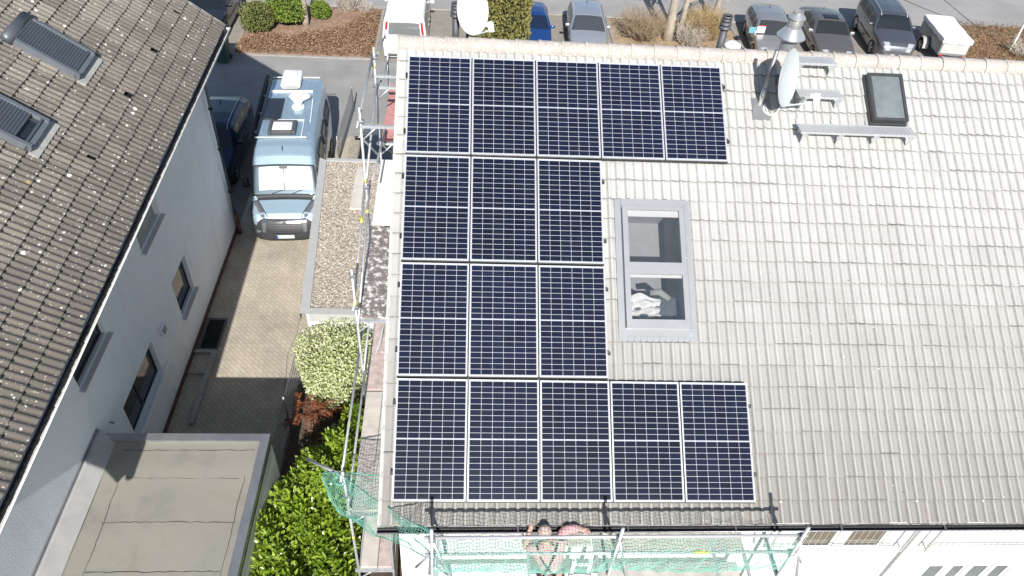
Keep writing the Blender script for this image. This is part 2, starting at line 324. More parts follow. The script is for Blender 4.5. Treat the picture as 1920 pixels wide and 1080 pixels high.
def build(name, mb, mat, parent=None, smooth=False, world=False):
    me = bpy.data.meshes.new(name); v = mb.v
    if world and parent is not None:
        im = root_inv(parent)
        if im is not None: v = [tuple(im @ Vector(p)) for p in v]
    me.from_pydata(v, [], mb.f); me.update()
    if smooth:
        for p in me.polygons: p.use_smooth = True
    me.materials.append(mat if not isinstance(mat, str) else M[mat])
    o = bpy.data.objects.new(name, me); COL.objects.link(o)
    if parent is not None: o.parent = parent
    if smooth == 'auto':
        pass
    return o
def tag(o, label, cat, group=None, kind=None):
    if label: o['label'] = label
    if cat: o['category'] = cat
    if group: o['group'] = group
    if kind: o['kind'] = kind
    return o
def thing(name, label, cat, loc=(0, 0, 0), rot=(0, 0, 0), group=None):
    o = bpy.data.objects.new(name, None); COL.objects.link(o); o.location = loc; o.rotation_euler = rot; o.empty_display_size = .2
    from mathutils import Euler
    mw = Matrix.Translation(Vector(loc)) @ Euler(rot).to_matrix().to_4x4(); INV[o.name] = mw.inverted()
    return tag(o, label, cat, group)
def solo(name, mb, mat, label, cat, loc=(0, 0, 0), smooth=False, group=None, kind=None):
    mb.v = [(p[0] - loc[0], p[1] - loc[1], p[2] - loc[2]) for p in mb.v]
    o = build(name, mb, mat, None, smooth); o.location = loc
    return tag(o, label, cat, group, kind)
def struct(name, mb, mat, kind='structure', smooth=False):
    o = build(name, mb, mat, None, smooth); o['kind'] = kind; return o
def sharp(o, ang=35):
    me = o.data
    for p in me.polygons: p.use_smooth = True
    try: me.set_sharp_from_angle(angle=math.radians(ang))
    except Exception: pass
    return o

# ------------------------------------------------------------------ frames
AL = 0.5566107; CA, SA = math.cos(AL), math.sin(AL)
def R(u, v, n=0): return Vector((u, CA * v - SA * n, SA * v + CA * n))
ZG = -6.0

# ------------------------------------------------------------------ the ground
def sheet(name, x0, x1, y0, y1, z, mat, kind='structure'):
    return struct(name, MB().quad((x0, y0, z), (x1, y0, z), (x1, y1, z), (x0, y1, z)), mat, kind)
sheet('ground', -150, 150, -60, 260, ZG - .02, 'ground')
sheet('road', -60, 60, 18.9, 25.05, ZG - .004, 'asphalt')
sheet('street', -150, 150, 30.62, 60, ZG - .004, 'street')
sheet('parking_pavement', -60, 60, 25.05, 30.5, ZG - .008, 'bay')
sheet('driveway', -6.12, -3.2, 2.0, 18.9, ZG, 'paver')
sheet('path', -3.2, 0.0, 12.9, 18.9, ZG - .002, 'path')
k = MB()
for x0, x1, y0, y1 in ((-8.98, -8.86, 25.05, 30.4), (-2.98, -2.86, 25.05, 30.4), (-8.86, -2.98, 25.05, 25.15), (-8.86, -2.98, 30.3, 30.4), (7.9, 8.02, 27, 30.5), (14.1, 14.22, 27, 30.5)):
    k.box(x0, x1, y0, y1, ZG - .1, ZG + .05)
k.box(-60, 60, 30.5, 30.62, ZG - .1, ZG + .04)
k.box(-60, -3.3, 18.8, 18.9, ZG - .1, ZG + .006)
struct('kerb', k, 'kerb')
bed = MB()
def soilpatch(x0, x1, y0, y1, z, amp, nx, ny, seed):
    rg = np.random.default_rng(seed); h = rg.random((ny + 1, nx + 1)); P = []
    for j in range(ny + 1):
        P.append([(x0 + (x1 - x0) * i / nx, y0 + (y1 - y0) * j / ny, z + amp * h[j, i] * (0 if i in (0, nx) or j in (0, ny) else 1)) for i in range(nx + 1)])
    return MB().grid(P)
struct('planting_bed', soilpatch(-8.86, -2.98, 25.15, 30.3, ZG + .02, .10, 30, 26, 1), 'soil', smooth=True)
struct('shrub_bed', soilpatch(8.02, 14.1, 25.1, 30.5, ZG + .0, .10, 30, 26, 2), 'tan_soil', smooth=True)
struct('verge_bed', soilpatch(24.9, 44, 24, 31.4, ZG + .0, .12, 50, 26, 3), 'soil', smooth=True)
struct('garden_soil', soilpatch(-3.2, 0.1, -1.0, 7.0, ZG + .0, .12, 16, 36, 4), 'garden', smooth=True)

# ------------------------------------------------------------------ tiled roofs
def tile_roof(name, P, u0, u1, v0, v1, expo, prof, du, step, mat, parent, holes=(), seed=1, n0=-.135, flat=None):
    rg = np.random.default_rng(seed); us = np.arange(u0, u1 + 1e-6, du); V = []; F = []; UV = []
    nt = int((u1 - u0) / .3) + 3; k = 0; v = v0
    while v < v1 - .02:
        ve = min(v + expo, v1)
        jn = rg.normal(0, .0022, nt); jv = rg.normal(0, .0065, nt); off = (k % 2) * 0
        rows = []
        for (vv, kind) in ((v, 0), (v, 1), ((v + ve) / 2, 3), (ve + .012, 2)):
            row = []
            for u in us:
                t = int((u - u0) / .3 + 1e-6)
                h = prof(u) if flat is None or not flat(u) else .012
                n = n0 + h + jn[t]; vo = vv
                if kind == 0: n += -.02; vo += jv[t] + .004
                elif kind == 1: n += step; vo += jv[t]
                elif kind == 3: n += step * .5
                row.append(len(V)); V.append(P(u, vo, n)); UV.append((u, v - .003 if kind == 0 else min(max(vv, v + .004), ve - .004)))  # front edges fall in the joint band of painted shade and grime
            rows.append(row)
        lip = [len(V) + i for i in range(len(us))]
        for i, u in enumerate(us): V.append(V[rows[1][i]]); UV.append((u, v - .003))
        for ra, rb, vm in ((rows[0], lip, v), (rows[1], rows[2], v + .25 * (ve - v)), (rows[2], rows[3], v + .75 * (ve - v))):
            for i in range(len(us) - 1):
                um = (us[i] + us[i + 1]) / 2
                if any(a < um < b and c < vm < d for a, b, c, d in holes): continue
                F.append((ra[i], ra[i + 1], rb[i + 1], rb[i]))
        v = ve; k += 1
    mb = MB(); mb.v = [tuple(p) for p in V]; mb.f = F
    o = build(name, mb, mat, parent, True, world=True)
    uvl = o.data.uv_layers.new(name='UVMap'); li = np.empty(len(o.data.loops), np.int32); o.data.loops.foreach_get('vertex_index', li)
    uvl.data.foreach_set('uv', np.array(UV, np.float32)[li].ravel()); return o
def roll(u, per=.15, w=.052, a=.034, b=.025, ph=0.0):
    q = (u + ph) / per; i = math.floor(q + .5); d = abs(q - i) * per
    h = (a if i % 2 == 0 else b); e = .5 * (1 + math.cos(PI * min(d / w, 1)))
    return h * e
def fbox(mb, P, u0, u1, v0, v1, n0, n1):
    c = [P(u, v, n) for n in (n0, n1) for u, v in ((u0, v0), (u1, v0), (u1, v1), (u0, v1))]
    return mb.add(c, [(3, 2, 1, 0), (4, 5, 6, 7), (0, 1, 5, 4), (1, 2, 6, 5), (2, 3, 7, 6), (3, 0, 4, 7)])
def wall_holes(mb, P, a0, a1, z0, z1, holes, depth):
    # P(a, z, d): point on the wall, d goes inwards. Rectangular openings with reveals.
    A = sorted({a0, a1, *[h[0] for h in holes], *[h[1] for h in holes]}); Z = sorted({z0, z1, *[h[2] for h in holes], *[h[3] for h in holes]})
    for i in range(len(A) - 1):
        for j in range(len(Z) - 1):
            am, zm = (A[i] + A[i + 1]) / 2, (Z[j] + Z[j + 1]) / 2
            if any(h[0] < am < h[1] and h[2] < zm < h[3] for h in holes): continue
            mb.quad(P(A[i], Z[j], 0), P(A[i + 1], Z[j], 0), P(A[i + 1], Z[j + 1], 0), P(A[i], Z[j + 1], 0))
    for b0, b1, c0, c1 in holes:
        for q in (((b0, c0), (b1, c0)), ((b1, c0), (b1, c1)), ((b1, c1), (b0, c1)), ((b0, c1), (b0, c0))):
            mb.quad(P(*q[0], 0), P(*q[1], 0), P(*q[1], depth), P(*q[0], depth))
    return mb

# ------------------------------------------------------------------ the house with the solar roof
house = thing('house', 'white rendered house whose pale tiled roof carries the solar panels', 'house', (6.5, 6.36, ZG))
RW = (3.47, 4.47, 2.52, 4.56); RS = (7.84, 8.41, 6.20, 7.02)   # openings for the roof windows
YR = 6.363; mir = lambda p: Vector((p.x, 2 * YR - p.y, p.z))
XE = 13.2
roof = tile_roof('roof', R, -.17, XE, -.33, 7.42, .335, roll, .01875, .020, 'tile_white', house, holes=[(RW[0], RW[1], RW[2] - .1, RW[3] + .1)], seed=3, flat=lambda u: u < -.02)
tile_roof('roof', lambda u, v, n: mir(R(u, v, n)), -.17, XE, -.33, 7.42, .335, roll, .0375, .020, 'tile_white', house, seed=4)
m = MB(); rg = random.Random(5); x = -.19; i = 0
while x < XE:
    L_ = .395; r0 = .135 + rg.uniform(-.003, .003); rings = []
    for xx, rr in ((x - .01, r0 + .012), (x + .03, r0 + .014), (x + .035, r0 + .004), (x + L_ + .02, r0 - .006)):
        rings.append([(xx, YR + rr * 1.12 * math.cos(t), 3.775 + rr * math.sin(t) + rg.uniform(-.003, .003)) for t in np.linspace(-.28, PI + .28, 12)])
    m.loft(rings, False); x += L_; i += 1
    rim = rings[0]; m.add(rim + [(x - L_ - .01, YR, 3.70)], [tuple(range(12))])
sharp(build('ridge_cap', m, 'ridge', house, True, world=True), 40)
v_ = MB()
for s_ in (R, lambda u, v, n: mir(R(u, v, n))):
    fbox(v_, s_, -.185, -.150, -.33, 7.40, -.30, -.112); fbox(v_, s_, -.150, .02, -.30, 7.36, -.26, -.165)
k = -.33
while k < 7.3:
    fbox(v_, R, -.192, -.145, k, k + .345, -.29, -.104 - .004); k += .335
build('verge_board', v_, 'verge', house, False, world=True)
# walls
EZ = -.32
sw = MB(); SWIN = [(7.45, 8.14, -2.12, -.95), (6.55, 7.28, -2.12, -.95), (9.35, 9.72, -4.0, -2.79), (10.18, 10.56, -4.0, -2.79), (9.8, 10.1, -4.0, -2.79), (10.62, 10.95, -4.0, -2.79)]
wall_holes(sw, lambda a, z, d: Vector((a, .35 + d, z)), .02, XE - .15, ZG, EZ, SWIN, .12)
for yy in (2 * YR - .35,): sw.quad((.02, yy, ZG), (.02, yy, EZ), (XE - .15, yy, EZ), (XE - .15, yy, ZG))
for xx in (.02, XE - .15):
    sw.add([(xx, .35, ZG), (xx, 2 * YR - .35, ZG), (xx, 2 * YR - .35, EZ), (xx, YR, 3.52), (xx, .35, EZ)], [(0, 1, 2, 3, 4)])
sw.quad((.02, -.184, EZ - .05), (XE - .15, -.184, EZ - .05), (XE - .15, .36, EZ - .05), (.02, .36, EZ - .05))
wl = build('wall', sw, 'white_wall', house, False, world=True)
for a0, a1, z0, z1 in SWIN:
    f = MB(); t = .05; y0 = .375
    f.box(a0, a1, y0, y0 + .05, z0, z0 + t); f.box(a0, a1, y0, y0 + .05, z1 - t, z1); f.box(a0, a0 + t, y0, y0 + .05, z0 + t, z1 - t); f.box(a1 - t, a1, y0, y0 + .05, z0 + t, z1 - t)
    w_ = build('window', f, 'white_trim', house, False, world=True)
    build('pane', MB().quad((a0, y0 + .025, z0), (a1, y0 + .025, z0), (a1, y0 + .025, z1), (a0, y0 + .025, z1)), 'glass_pale' if z0 < -3 else 'glass_brown', w_, False, world=True)
    build('sill', MB().box(a0 - .05, a1 + .05, .29, .374, z0 - .04, z0 - .004), 'white_trim', w_, False, world=True)
for x0, x1 in ((6.1, 8.38), (8.82, 12.6)):
    b_ = MB(); 
    for z in (-1.92, -1.84, -.95): b_.tube([(x0, .2, z), (x1, .2, z)], .013 if z != -.95 else .02, 6)
    x = x0 + .05
    while x < x1: b_.tube([(x, .2, -1.92), (x, .2, -.95)], .005, 5); x += .112
    for x in (x0, x1): b_.tube([(x, .2, -1.95), (x, .2, -.93)], .022, 6); b_.tube([(x, .2, -1.9), (x, .36, -1.9)], .015, 6)
    build('balcony_railing', b_, 'edge', house, False, world=True)
dp = MB().tube([(8.6, .26, -.55), (8.6, .26, ZG)], .045, 10); build('downpipe', dp, 'white_trim', house, True, world=True)
# eaves gutter: half pipe along the whole eave
def gutter(mb, A, B, r, a0=PI, a1=2 * PI, seg=10):
    A, B = Vector(A), Vector(B); t = (B - A).normalized(); o = t.cross(Vector((0, 0, 1))).normalized()
    return mb.loft([[p + o * (r * math.cos(a)) + Vector((0, 0, r * math.sin(a))) for a in np.linspace(a0, a1, seg)] for p in (A, B)], False)
GA, GB = (-.2, -.258, -.340), (XE, -.258, -.340)
g_ = build('gutter', gutter(MB(), GA, GB, .046), 'zinc', house, True, world=True)
build('gutter_bed', gutter(MB(), GA, GB, .041), 'dark_zinc', g_, True, world=True)
rim = MB().tube([(GA[0], -.305, -.337), (GB[0], -.305, -.337)], .011, 6); build('gutter_rim', rim, 'zinc', g_, True, world=True)
for xx in np.arange(.2, XE, 1.6): build('gutter_bracket', MB().box(xx - .012, xx + .012, -.30, -.212, -.340, -.335), 'zinc', g_, False, world=True)
build('fascia', MB().box(-.1, XE - .1, -.200, -.185, -.50, -.375), 'white_trim', house, False, world=True)
# double roof window
u0, u1, vb, vt = 3.365, 4.585, 2.36, 4.68
fl = MB(); fbox(fl, R, u0, u1, vb, vb + .20, -.125, -.092); fbox(fl, R, u0, u0 + .10, vb + .2, vt, -.125, -.085); fbox(fl, R, u1 - .09, u1, vb + .2, vt, -.125, -.085); fbox(fl, R, u0 + .1, u1 - .09, vt - .16, vt, -.125, -.07)
rw = build('roof_window', fl, 'grey_frame', house, False, world=True)
tr = MB(); x = u0 + .04
while x < u1 - .05: fbox(tr, R, x, x + .075, vb - .012, vb + .07, -.118, -.084); x += .098
build('apron', tr, 'grey_frame', rw, False, world=True)
fu0, fu1 = u0 + .115, u1 - .10; vm = 3.47
for a, b, nm in ((vb + .2, vm, 0), (vm, vt - .14, 1)):
    s_ = MB(); w = .085; bot = .13 if nm == 0 else .14; top = .055
    fbox(s_, R, fu0, fu1, a, a + bot, -.12, -.03); fbox(s_, R, fu0, fu1, b - top, b, -.12, -.035); fbox(s_, R, fu0, fu0 + w, a + bot, b - top, -.12, -.032); fbox(s_, R, fu1 - w, fu1, a + bot, b - top, -.12, -.032)
    build('sash', s_, 'grey_frame', rw, False, world=True)
    build('pane', MB().quad(R(fu0 + .05, a + .08, -.062), R(fu1 - .05, a + .08, -.062), R(fu1 - .05, b - .03, -.062), R(fu0 + .05, b - .03, -.062)), 'glass_clear', rw, False, world=True)
    bl = MB(); fbox(bl, R, fu0 + w, fu1 - w, b - top - (.10 if nm else .045), b - top, -.095, -.078); build('blind', bl, 'white_plastic', rw, False, world=True)
for a in (fu0 - .012, fu1 + .004): fbox(gl := MB(), R, a, a + .012, vb + .2, vt - .1, -.11, -.07); build('seal', gl, 'dark_grey', rw, False, world=True)
inn = MB(); q = (RW[0] + .02, RW[1] - .02, RW[2] + .02, RW[3] + .1)
def rq(*p): inn.quad(*[R(*t) for t in p])
D = -1.15
rq((q[0], q[2], D), (q[1], q[2], D), (q[1], q[3], D), (q[0], q[3], D)); rq((q[0], q[2], -.12), (q[0], q[3], -.12), (q[0], q[3], D), (q[0], q[2], D)); rq((q[1], q[2], -.12), (q[1], q[3], -.12), (q[1], q[3], D), (q[1], q[2], D))
rq((q[0], q[2], -.12), (q[1], q[2], -.12), (q[1], q[2], D), (q[0], q[2], D)); rq((q[0], q[3], -.12), (q[1], q[3], -.12), (q[1], q[3], D), (q[0], q[3], D))
build('reveal', inn, 'room', rw, False, world=True)
# things lying behind the panes
P_ = []
for j in range(15):
    row = []
    for i in range(18):
        a, b = i / 17, j / 14; uu = 3.60 + .50 * a - .10 * b * (1 - a); vv = 2.80 + .36 * b * (1 - .35 * abs(a - .4))
        row.append(R(uu, vv, -.36 + .05 * math.sin(9 * a + 4 * b) + .035 * math.sin(17 * b - 6 * a) + .06 * b))
    P_.append(row)
solo('towel', MB().grid(P_), 'towel', 'crumpled white towel seen through the lower pane of the large roof window', 'towel', tuple(R(3.8, 2.9, -.5)), True)
sf = MB().rbox(0, 0, 0, .86, .62, .34, .08); sf.tf(Matrix.Translation(R(3.98, 2.86, -.56)) @ Matrix.Rotation(AL, 4, 'X')); solo('sofa', sf, 'sofa', 'dark upholstered seat seen through the lower pane of the large roof window', 'sofa', tuple(R(3.98, 2.86, -.7)), True)
cu = MB().tube([R(3.95, 3.20, -.36), R(4.10, 3.21, -.34), R(4.26, 3.10, -.36)], [.05, .06, .045], 10); solo('cushion', cu, 'felt_pale', 'pale rolled cushion behind the towel in the large roof window', 'cushion', tuple(R(4.1, 3.16, -.42)), True)
# small roof window
s_ = MB(); fbox(s_, R, 7.80, 8.45, 6.13, 7.06, -.13, -.035); u = build('roof_window', s_, 'char_frame', house, False, world=True)
s_ = MB(); t = .05
for a, b, c, d in ((7.82, 8.43, 6.16, 6.16 + t), (7.82, 8.43, 7.05 - t, 7.05), (7.82, 7.82 + t, 6.16 + t, 7.05 - t), (8.43 - t, 8.43, 6.16 + t, 7.05 - t)): fbox(s_, R, a, b, c, d, -.05, .075)
build('sash', s_, 'char_frame', u, False, world=True)
build('pane', MB().quad(R(7.86, 6.2, .052), R(8.39, 6.2, .052), R(8.39, 7.01, .052), R(7.86, 7.01, .052)), 'glass_pale', u, False, world=True)
s_ = MB(); fbox(s_, R, 7.80, 8.47, 5.98, 6.14, -.125, -.088); build('apron', s_, 'zinc', u, False, world=True)
# roof steps for the chimney sweep
def step(u0, u1, v, nb):
    t = thing('roof_step', None, None, tuple(R(u0, v, -.11)))
    L_ = u1 - u0; w = .25
    p = MB().box(0, L_, -w, 0.0, .16, .172); build('tread', p, 'grate', t)
    e = MB(); e.box(0, L_, -w - .008, -w, .135, .176); e.box(0, L_, 0, .008, .135, .176); build('tread_edge', e, 'steel', t)
    for i in range(nb):
        x = .06 + (L_ - .14) * i / max(nb - 1, 1); b = MB()
        b.add([(x, -w, .135), (x, 0, .135), (x, .02, .0), (x + .045, -w, .135), (x + .045, 0, .135), (x + .045, .02, 0), (x, -w, .155), (x + .045, -w, .155)], [(0, 1, 2), (5, 4, 3), (0, 2, 5, 3), (1, 4, 5, 2), (0, 3, 4, 1)])
        build('bracket', b, 'steel', t)
        build('bracket', MB().add([(x - .01, -w + .01, .135), (x + .10, -w + .01, .135), (x + .02, -.17, -.10), (x - .01, -w + .016, .135), (x + .10, -w + .016, .135), (x + .02, -.164, -.10)], [(0, 2, 1), (3, 4, 5), (0, 1, 4, 3), (1, 2, 5, 4), (2, 0, 3, 5)]), 'steel', t)
        fbox(bb := MB(), lambda a, b_, n: Vector((a, CA * b_ - SA * n, SA * b_ + CA * n)), x - .005, x + .035, -.14, .26, .0, .012); build('bracket', bb, 'steel', t)
    return t
tag(step(6.52, 7.24, 7.25, 2), 'short punched steel roof step just under the ridge beside the satellite dish', 'roof step', 'steel roof steps')
tag(step(6.52, 7.28, 6.62, 2), 'short punched steel roof step in the middle, behind the dish receiver arm', 'roof step', 'steel roof steps')
tag(step(6.48, 8.46, 5.97, 4), 'long punched steel roof step below the small roof window', 'roof step', 'steel roof steps')

# ------------------------------------------------------------------ solar panels
PW, PH, PG = 1.036, 1.738, .0215
fr = MB(); t = .0135
for a, b, c, d in ((0, PW, 0, t), (0, PW, PH - t, PH), (0, t, t, PH - t), (PW - t, PW, t, PH - t)): fr.box(a, b, c, d, -.035, 0)
bs_ = MB().quad((t, t, -.006), (PW - t, t, -.006), (PW - t, PH - t, -.006), (t, PH - t, -.006)).quad((t, t, -.03), (t, PH - t, -.03), (PW - t, PH - t, -.03), (PW - t, t, -.03))
ce = MB(); mx, my = .021, .026; cw = (PW - 2 * mx) / 6; mid = .014; ch = (PH - 2 * my - mid) / 20
for i in range(6):
    for j in range(20):
        x0 = mx + i * cw + .0029; x1 = mx + (i + 1) * cw - .0029; y0 = my + j * ch + (mid if j > 9 else 0) + .0034; y1 = y0 + ch - .0068; c = .006
        top = (j % 2 == 1)
        if top: ce.add([(x0, y0, -.0045), (x1, y0, -.0045), (x1, y1 - c, -.0045), (x1 - c, y1, -.0045), (x0 + c, y1, -.0045), (x0, y1 - c, -.0045)], [(0, 1, 2, 3, 4, 5)])
        else: ce.add([(x0 + c, y0, -.0045), (x1 - c, y0, -.0045), (x1, y0 + c, -.0045), (x1, y1, -.0045), (x0, y1, -.0045), (x0, y0 + c, -.0045)], [(0, 1, 2, 3, 4, 5)])
def clip_(y): return MB().box(PW - .004, PW + .0245, y, y + .05, -.02, .006)
proto = thing('solar_panel', None, None)
build('frame', fr, 'alu', proto); build('backsheet', bs_, 'backsheet', proto); build('cells', ce, 'cell', proto); build('clamp', clip_(.36), 'dark_grey', proto); build('clamp', clip_(1.36), 'dark_grey', proto)
rows = [(0.001, -.29, 5, 'bottom row above the net'), (1.782, -.14, 3, 'second row up, beside the roof window'), (3.567, -.10, 3, 'third row up, left of the roof window'), (5.347, .12, 5, 'top row under the ridge')]
words = {5: ['leftmost', 'second from left', 'middle', 'second from right', 'rightmost'], 3: ['left', 'middle', 'right']}
rl_ = MB()
for ri, (v, rot, n, lab) in enumerate(rows):
    a = math.radians(rot); u0 = .005
    for i in range(n):
        o = proto if ri == 0 and i == 0 else proto.copy()
        if o is not proto:
            COL.objects.link(o)
            for c in proto.children:
                cc = c.copy(); COL.objects.link(cc); cc.parent = o
        du = i * (PW + PG); uu = u0 + du * math.cos(a); vv = v + du * math.sin(a)
        o.matrix_world = Matrix.Translation(R(uu, vv, 0)) @ Matrix.Rotation(AL, 4, 'X') @ Matrix.Rotation(a, 4, 'Z')
        tag(o, f"solar panel, {words[n][i]} of the {lab}", 'solar panel', 'solar panels on the pale roof')
    ue = u0 + n * (PW + PG)
    for vo in (.38, 1.38): fbox(rl_, R, -.035, ue + .028, v + vo - .02 + .0, v + vo + .02, -.085, -.0365)
    for i in range(n - 1): c_ = .005 + (i + 1) * PW + i * PG + PG / 2; dv = math.sin(math.radians(rot)) * c_; fbox(rl_, R, c_ - PG / 2 + .001, c_ + PG / 2 - .001, v + dv, v + dv + PH, -.05, -.022)  # added dark filler that blacks out the sunlit gaps between panels
    q0, q1 = R(.005, v - .016, 0), R(ue, v - .016 + math.sin(math.radians(rot)) * ue, 0)
    fbox(rl_, lambda a, b, c: R(a, b + math.sin(math.radians(rot)) * a, c), .005, ue - PG, v - .017, v - .001, -.085, -.030)  # added dark strip drawn for the shadow line below each row
for ri, (v, rot, n, lab) in enumerate(rows):
    ue = .005 + n * (PW + PG)
    for vo in (.36, 1.36):
        fbox(rl_, R, -.032, .002, v + vo, v + vo + .055, -.04, .002); fbox(rl_, R, ue - .012, ue + .024, v + vo - .02, v + vo + .035, -.04, .002)
solo('rails_and_shade_strips', rl_, 'black', 'black rails with end clamps under the rows of solar panels', 'rails', tuple(R(2.6, 3.5, -.1)))

# ------------------------------------------------------------------ the neighbouring house on the left
E0 = Vector((-5.15, 0, .13)); E1 = Vector((-5.35, 13.3, .45)); LA = (E1 - E0).normalized()
B37 = math.radians(37); LR = Vector((-math.cos(B37), 0, math.sin(B37))); LR = (LR - LA * LA.dot(LR)).normalized(); LN = LA.cross(LR)
if LN.z < 0: LN = -LN
def Lf(a, r, n=0): return E0 + LA * a + LR * r + LN * n
nb = thing('house', 'white house in shade with a dark lichened tile roof, left of the driveway', 'house', (-10, 6, ZG))
A0, A1, RT = -1.90, 13.86, 7.05
rollL = lambda u: roll(u, .15, .072, .034, .034, .02)
# frame turned so that u runs along the eave and v up the slope, with n outwards
tile_roof('roof', lambda u, v, n: Lf(-u, v, n), -A1, -A0, .04, RT, .34, rollL, .025, .034, 'tile_dark', nb, seed=11, n0=-.02, holes=[(-a - .04, -a + .045, 1.0, 1.2) for a in (13.07, 11.1, 9.14, 6.84)] + [(-4.3, -4.22, 2.7, 2.9)])
RX = Lf(0, RT); mirL = lambda a, r, n: Vector((2 * Lf(a, RT).x - Lf(a, r, n).x, Lf(a, r, n).y, Lf(a, r, n).z))
tile_roof('roof', lambda u, v, n: mirL(u, v, n), A0, A1, .04, RT, .34, rollL, .05, .026, 'tile_dark', nb, seed=12, n0=-.02)
rc = MB()
x = A0
while x < A1:
    rr = []
    for xx, q in ((x, .15), (x + .03, .15), (x + .4, .135)): rr.append([Lf(xx, RT) + Vector((q * 1.15 * math.cos(t), 0, q * math.sin(t) - .03)) for t in np.linspace(-.3, PI + .3, 10)])
    rc.loft(rr, False); x += .38
build('ridge_cap', rc, 'tile_dark', nb, True, world=True)
vg = MB()
for a0, a1 in ((A0 - .03, A0 + .01), (A1 - .01, A1 + .03)):
    fbox(vg, Lf, a0, a1, .02, RT, -.24, .015); fbox(vg, mirL, a0, a1, .02, RT, -.24, .015)
build('verge_board', vg, 'verge', nb, False, world=True)
XW = -6.12
HOL = [(7.30, 8.66, -1.80, -.55), (8.11, 9.23, -4.70, -3.53), (3.53, 4.97, -1.94, -.55), (4.43, 6.35, -4.72, -3.68)]
lw = MB(); wall_holes(lw, lambda a, z, d: Vector((XW - d, a, z)), -1.55, 13.3, ZG, .86, HOL, .13)
XB = 2 * RX.x - XW
lw.quad((XB, -1.55, ZG), (XB, -1.55, .86), (XB, 13.3, .86), (XB, 13.3, ZG))
for yy in (-1.55, 13.3): lw.add([(XW, yy, ZG), (XB, yy, ZG), (XB, yy, .86), (RX.x, yy, 4.15), (XW, yy, .86)], [(0, 1, 2, 3, 4)])
build('wall', lw, 'blue_wall', nb, False, world=True)
sof = MB().add([Lf(A0, .0, -.10), Lf(A1, .0, -.10), Lf(A1, 1.2, -.10), Lf(A0, 1.2, -.10)], [(0, 1, 2, 3)]); und = MB().add([Lf(A0, .05, -.07), Lf(A1, .05, -.07), Lf(A1, RT, -.07), Lf(A0, RT, -.07)], [(0, 1, 2, 3)]); build('hole_dark_sheet', und, 'black', nb, False, world=True); build('soffit', sof, 'white_trim', nb, False, world=True)  # black sheet under the tiles added to keep the roof holes dark
gp = [Lf(A0 - .05, -.05, -.02) , Lf(A1 + .02, -.05, -.02)]
gg = build('gutter', gutter(MB(), gp[0], gp[1], .075), 'white_trim', nb, True, world=True)
build('gutter_bed', gutter(MB(), gp[0], gp[1], .068), 'black', gg, True, world=True)
build('gutter_rim', MB().tube([gp[0] + Vector((.075, 0, 0)), gp[1] + Vector((.075, 0, 0))], .013, 6), 'white_trim', gg, True, world=True)
capm = MB(); capm.add([tuple(gp[1] + Vector((.075 * math.cos(t), .0, .075 * math.sin(t)))) for t in np.linspace(PI, 2 * PI, 10)], [tuple(range(10))]); build('gutter_end', capm, 'white_trim', gg, False, world=True)
jag = MB(); rr = random.Random(3)   # crusted debris along the outer lip of the gutter
a = A0
while a < A1:
    w = rr.uniform(.05, .14); p = Lf(a, -.05, -.02) + Vector((.054, 0, -.012)); s = rr.uniform(.026, .042)
    jag.rbox(p.x, p.y + w / 2, p.z, s, w, s * 1.2, .006, 1); a += w
o_ = build('gutter_crust', jag, 'verge', gg, False, world=True); o_['kind'] = 'stuff'
pl = MB().box(XW + .004, XW + .03, -1.55, 13.28, ZG, ZG + .16); build('plinth', pl, 'brown_trim', nb, False, world=True)
pp = MB().tube([Lf(13.15, .02, -.1), (-5.75, 13.1, .05), (-6.0, 13.1, -.25), (-6.0, 13.1, -5.2)], .055, 10); q_ = build('downpipe', pp, 'dark_zinc', nb, True, world=True); q_.data.materials[0] = simple('grey_green_pipe', (.13, .155, .16), .5, .2)
cl_ = MB()
for z in (-1.6, -2.9, -4.4): build('pipe_clip', MB().lathe([(.07, 0), (.07, .03)], (-6.0, 13.1, z), 12), 'dark_zinc', q_, False, world=True)
build('pipe_foot', MB().tube([(-6.0, 13.1, -5.2), (-6.0, 13.1, -6.0)], .065, 10), 'brown_trim', q_, True, world=True)
def lwin(h, kind):
    a0, a1, z0, z1 = h; x = XW - .11; t = .055; f = MB()
    f.box(x - .03, x, a0, a1, z0, z0 + t); f.box(x - .03, x, a0, a1, z1 - t, z1); f.box(x - .03, x, a0, a0 + t, z0 + t, z1 - t); f.box(x - .03, x, a1 - t, a1, z0 + t, z1 - t)
    if kind == 'door': f.box(x - .028, x + .002, (a0 + a1) / 2 - .12, (a0 + a1) / 2 - .05, z0 + t, z1 - t)
    w_ = build('window', f, 'white_trim' if kind == 'shutter' else 'black', nb, False, world=True)
    if kind == 'shutter':
        s_ = MB(); z = z0 + .03
        while z < z1: s_.box(x - .012, x + .004, a0 + t, a1 - t, z, z + .043); z += .05
        build('shutter', s_, 'lead', w_, False, world=True)
    else:
        build('pane', MB().quad((x - .015, a0, z0), (x - .015, a1, z0), (x - .015, a1, z1), (x - .015, a0, z1)), 'glass', w_, False, world=True)
    if kind != 'door': build('sill', MB().add([(XW - .1, a0 - .05, z0 + .012), (XW - .1, a1 + .05, z0 + .012), (XW + .10, a1 + .05, z0 - .03), (XW + .10, a0 - .05, z0 - .03), (XW - .1, a0 - .05, z0 - .012), (XW - .1, a1 + .05, z0 - .012), (XW + .10, a1 + .05, z0 - .055), (XW + .10, a0 - .05, z0 - .055)], [(0, 1, 2, 3), (7, 6, 5, 4), (3, 2, 6, 7), (1, 5, 6, 2), (0, 3, 7, 4)]), 'edge', w_, False, world=True)
lwin(HOL[0], 'shutter'); lwin(HOL[1], 'win'); lwin(HOL[2], 'win'); lwin(HOL[3], 'door')
build('ledge', MB().box(XW + .003, XW + .09, 4.2, 6.72, -5.04, -4.73, .02), 'white_wall', nb, False, world=True)
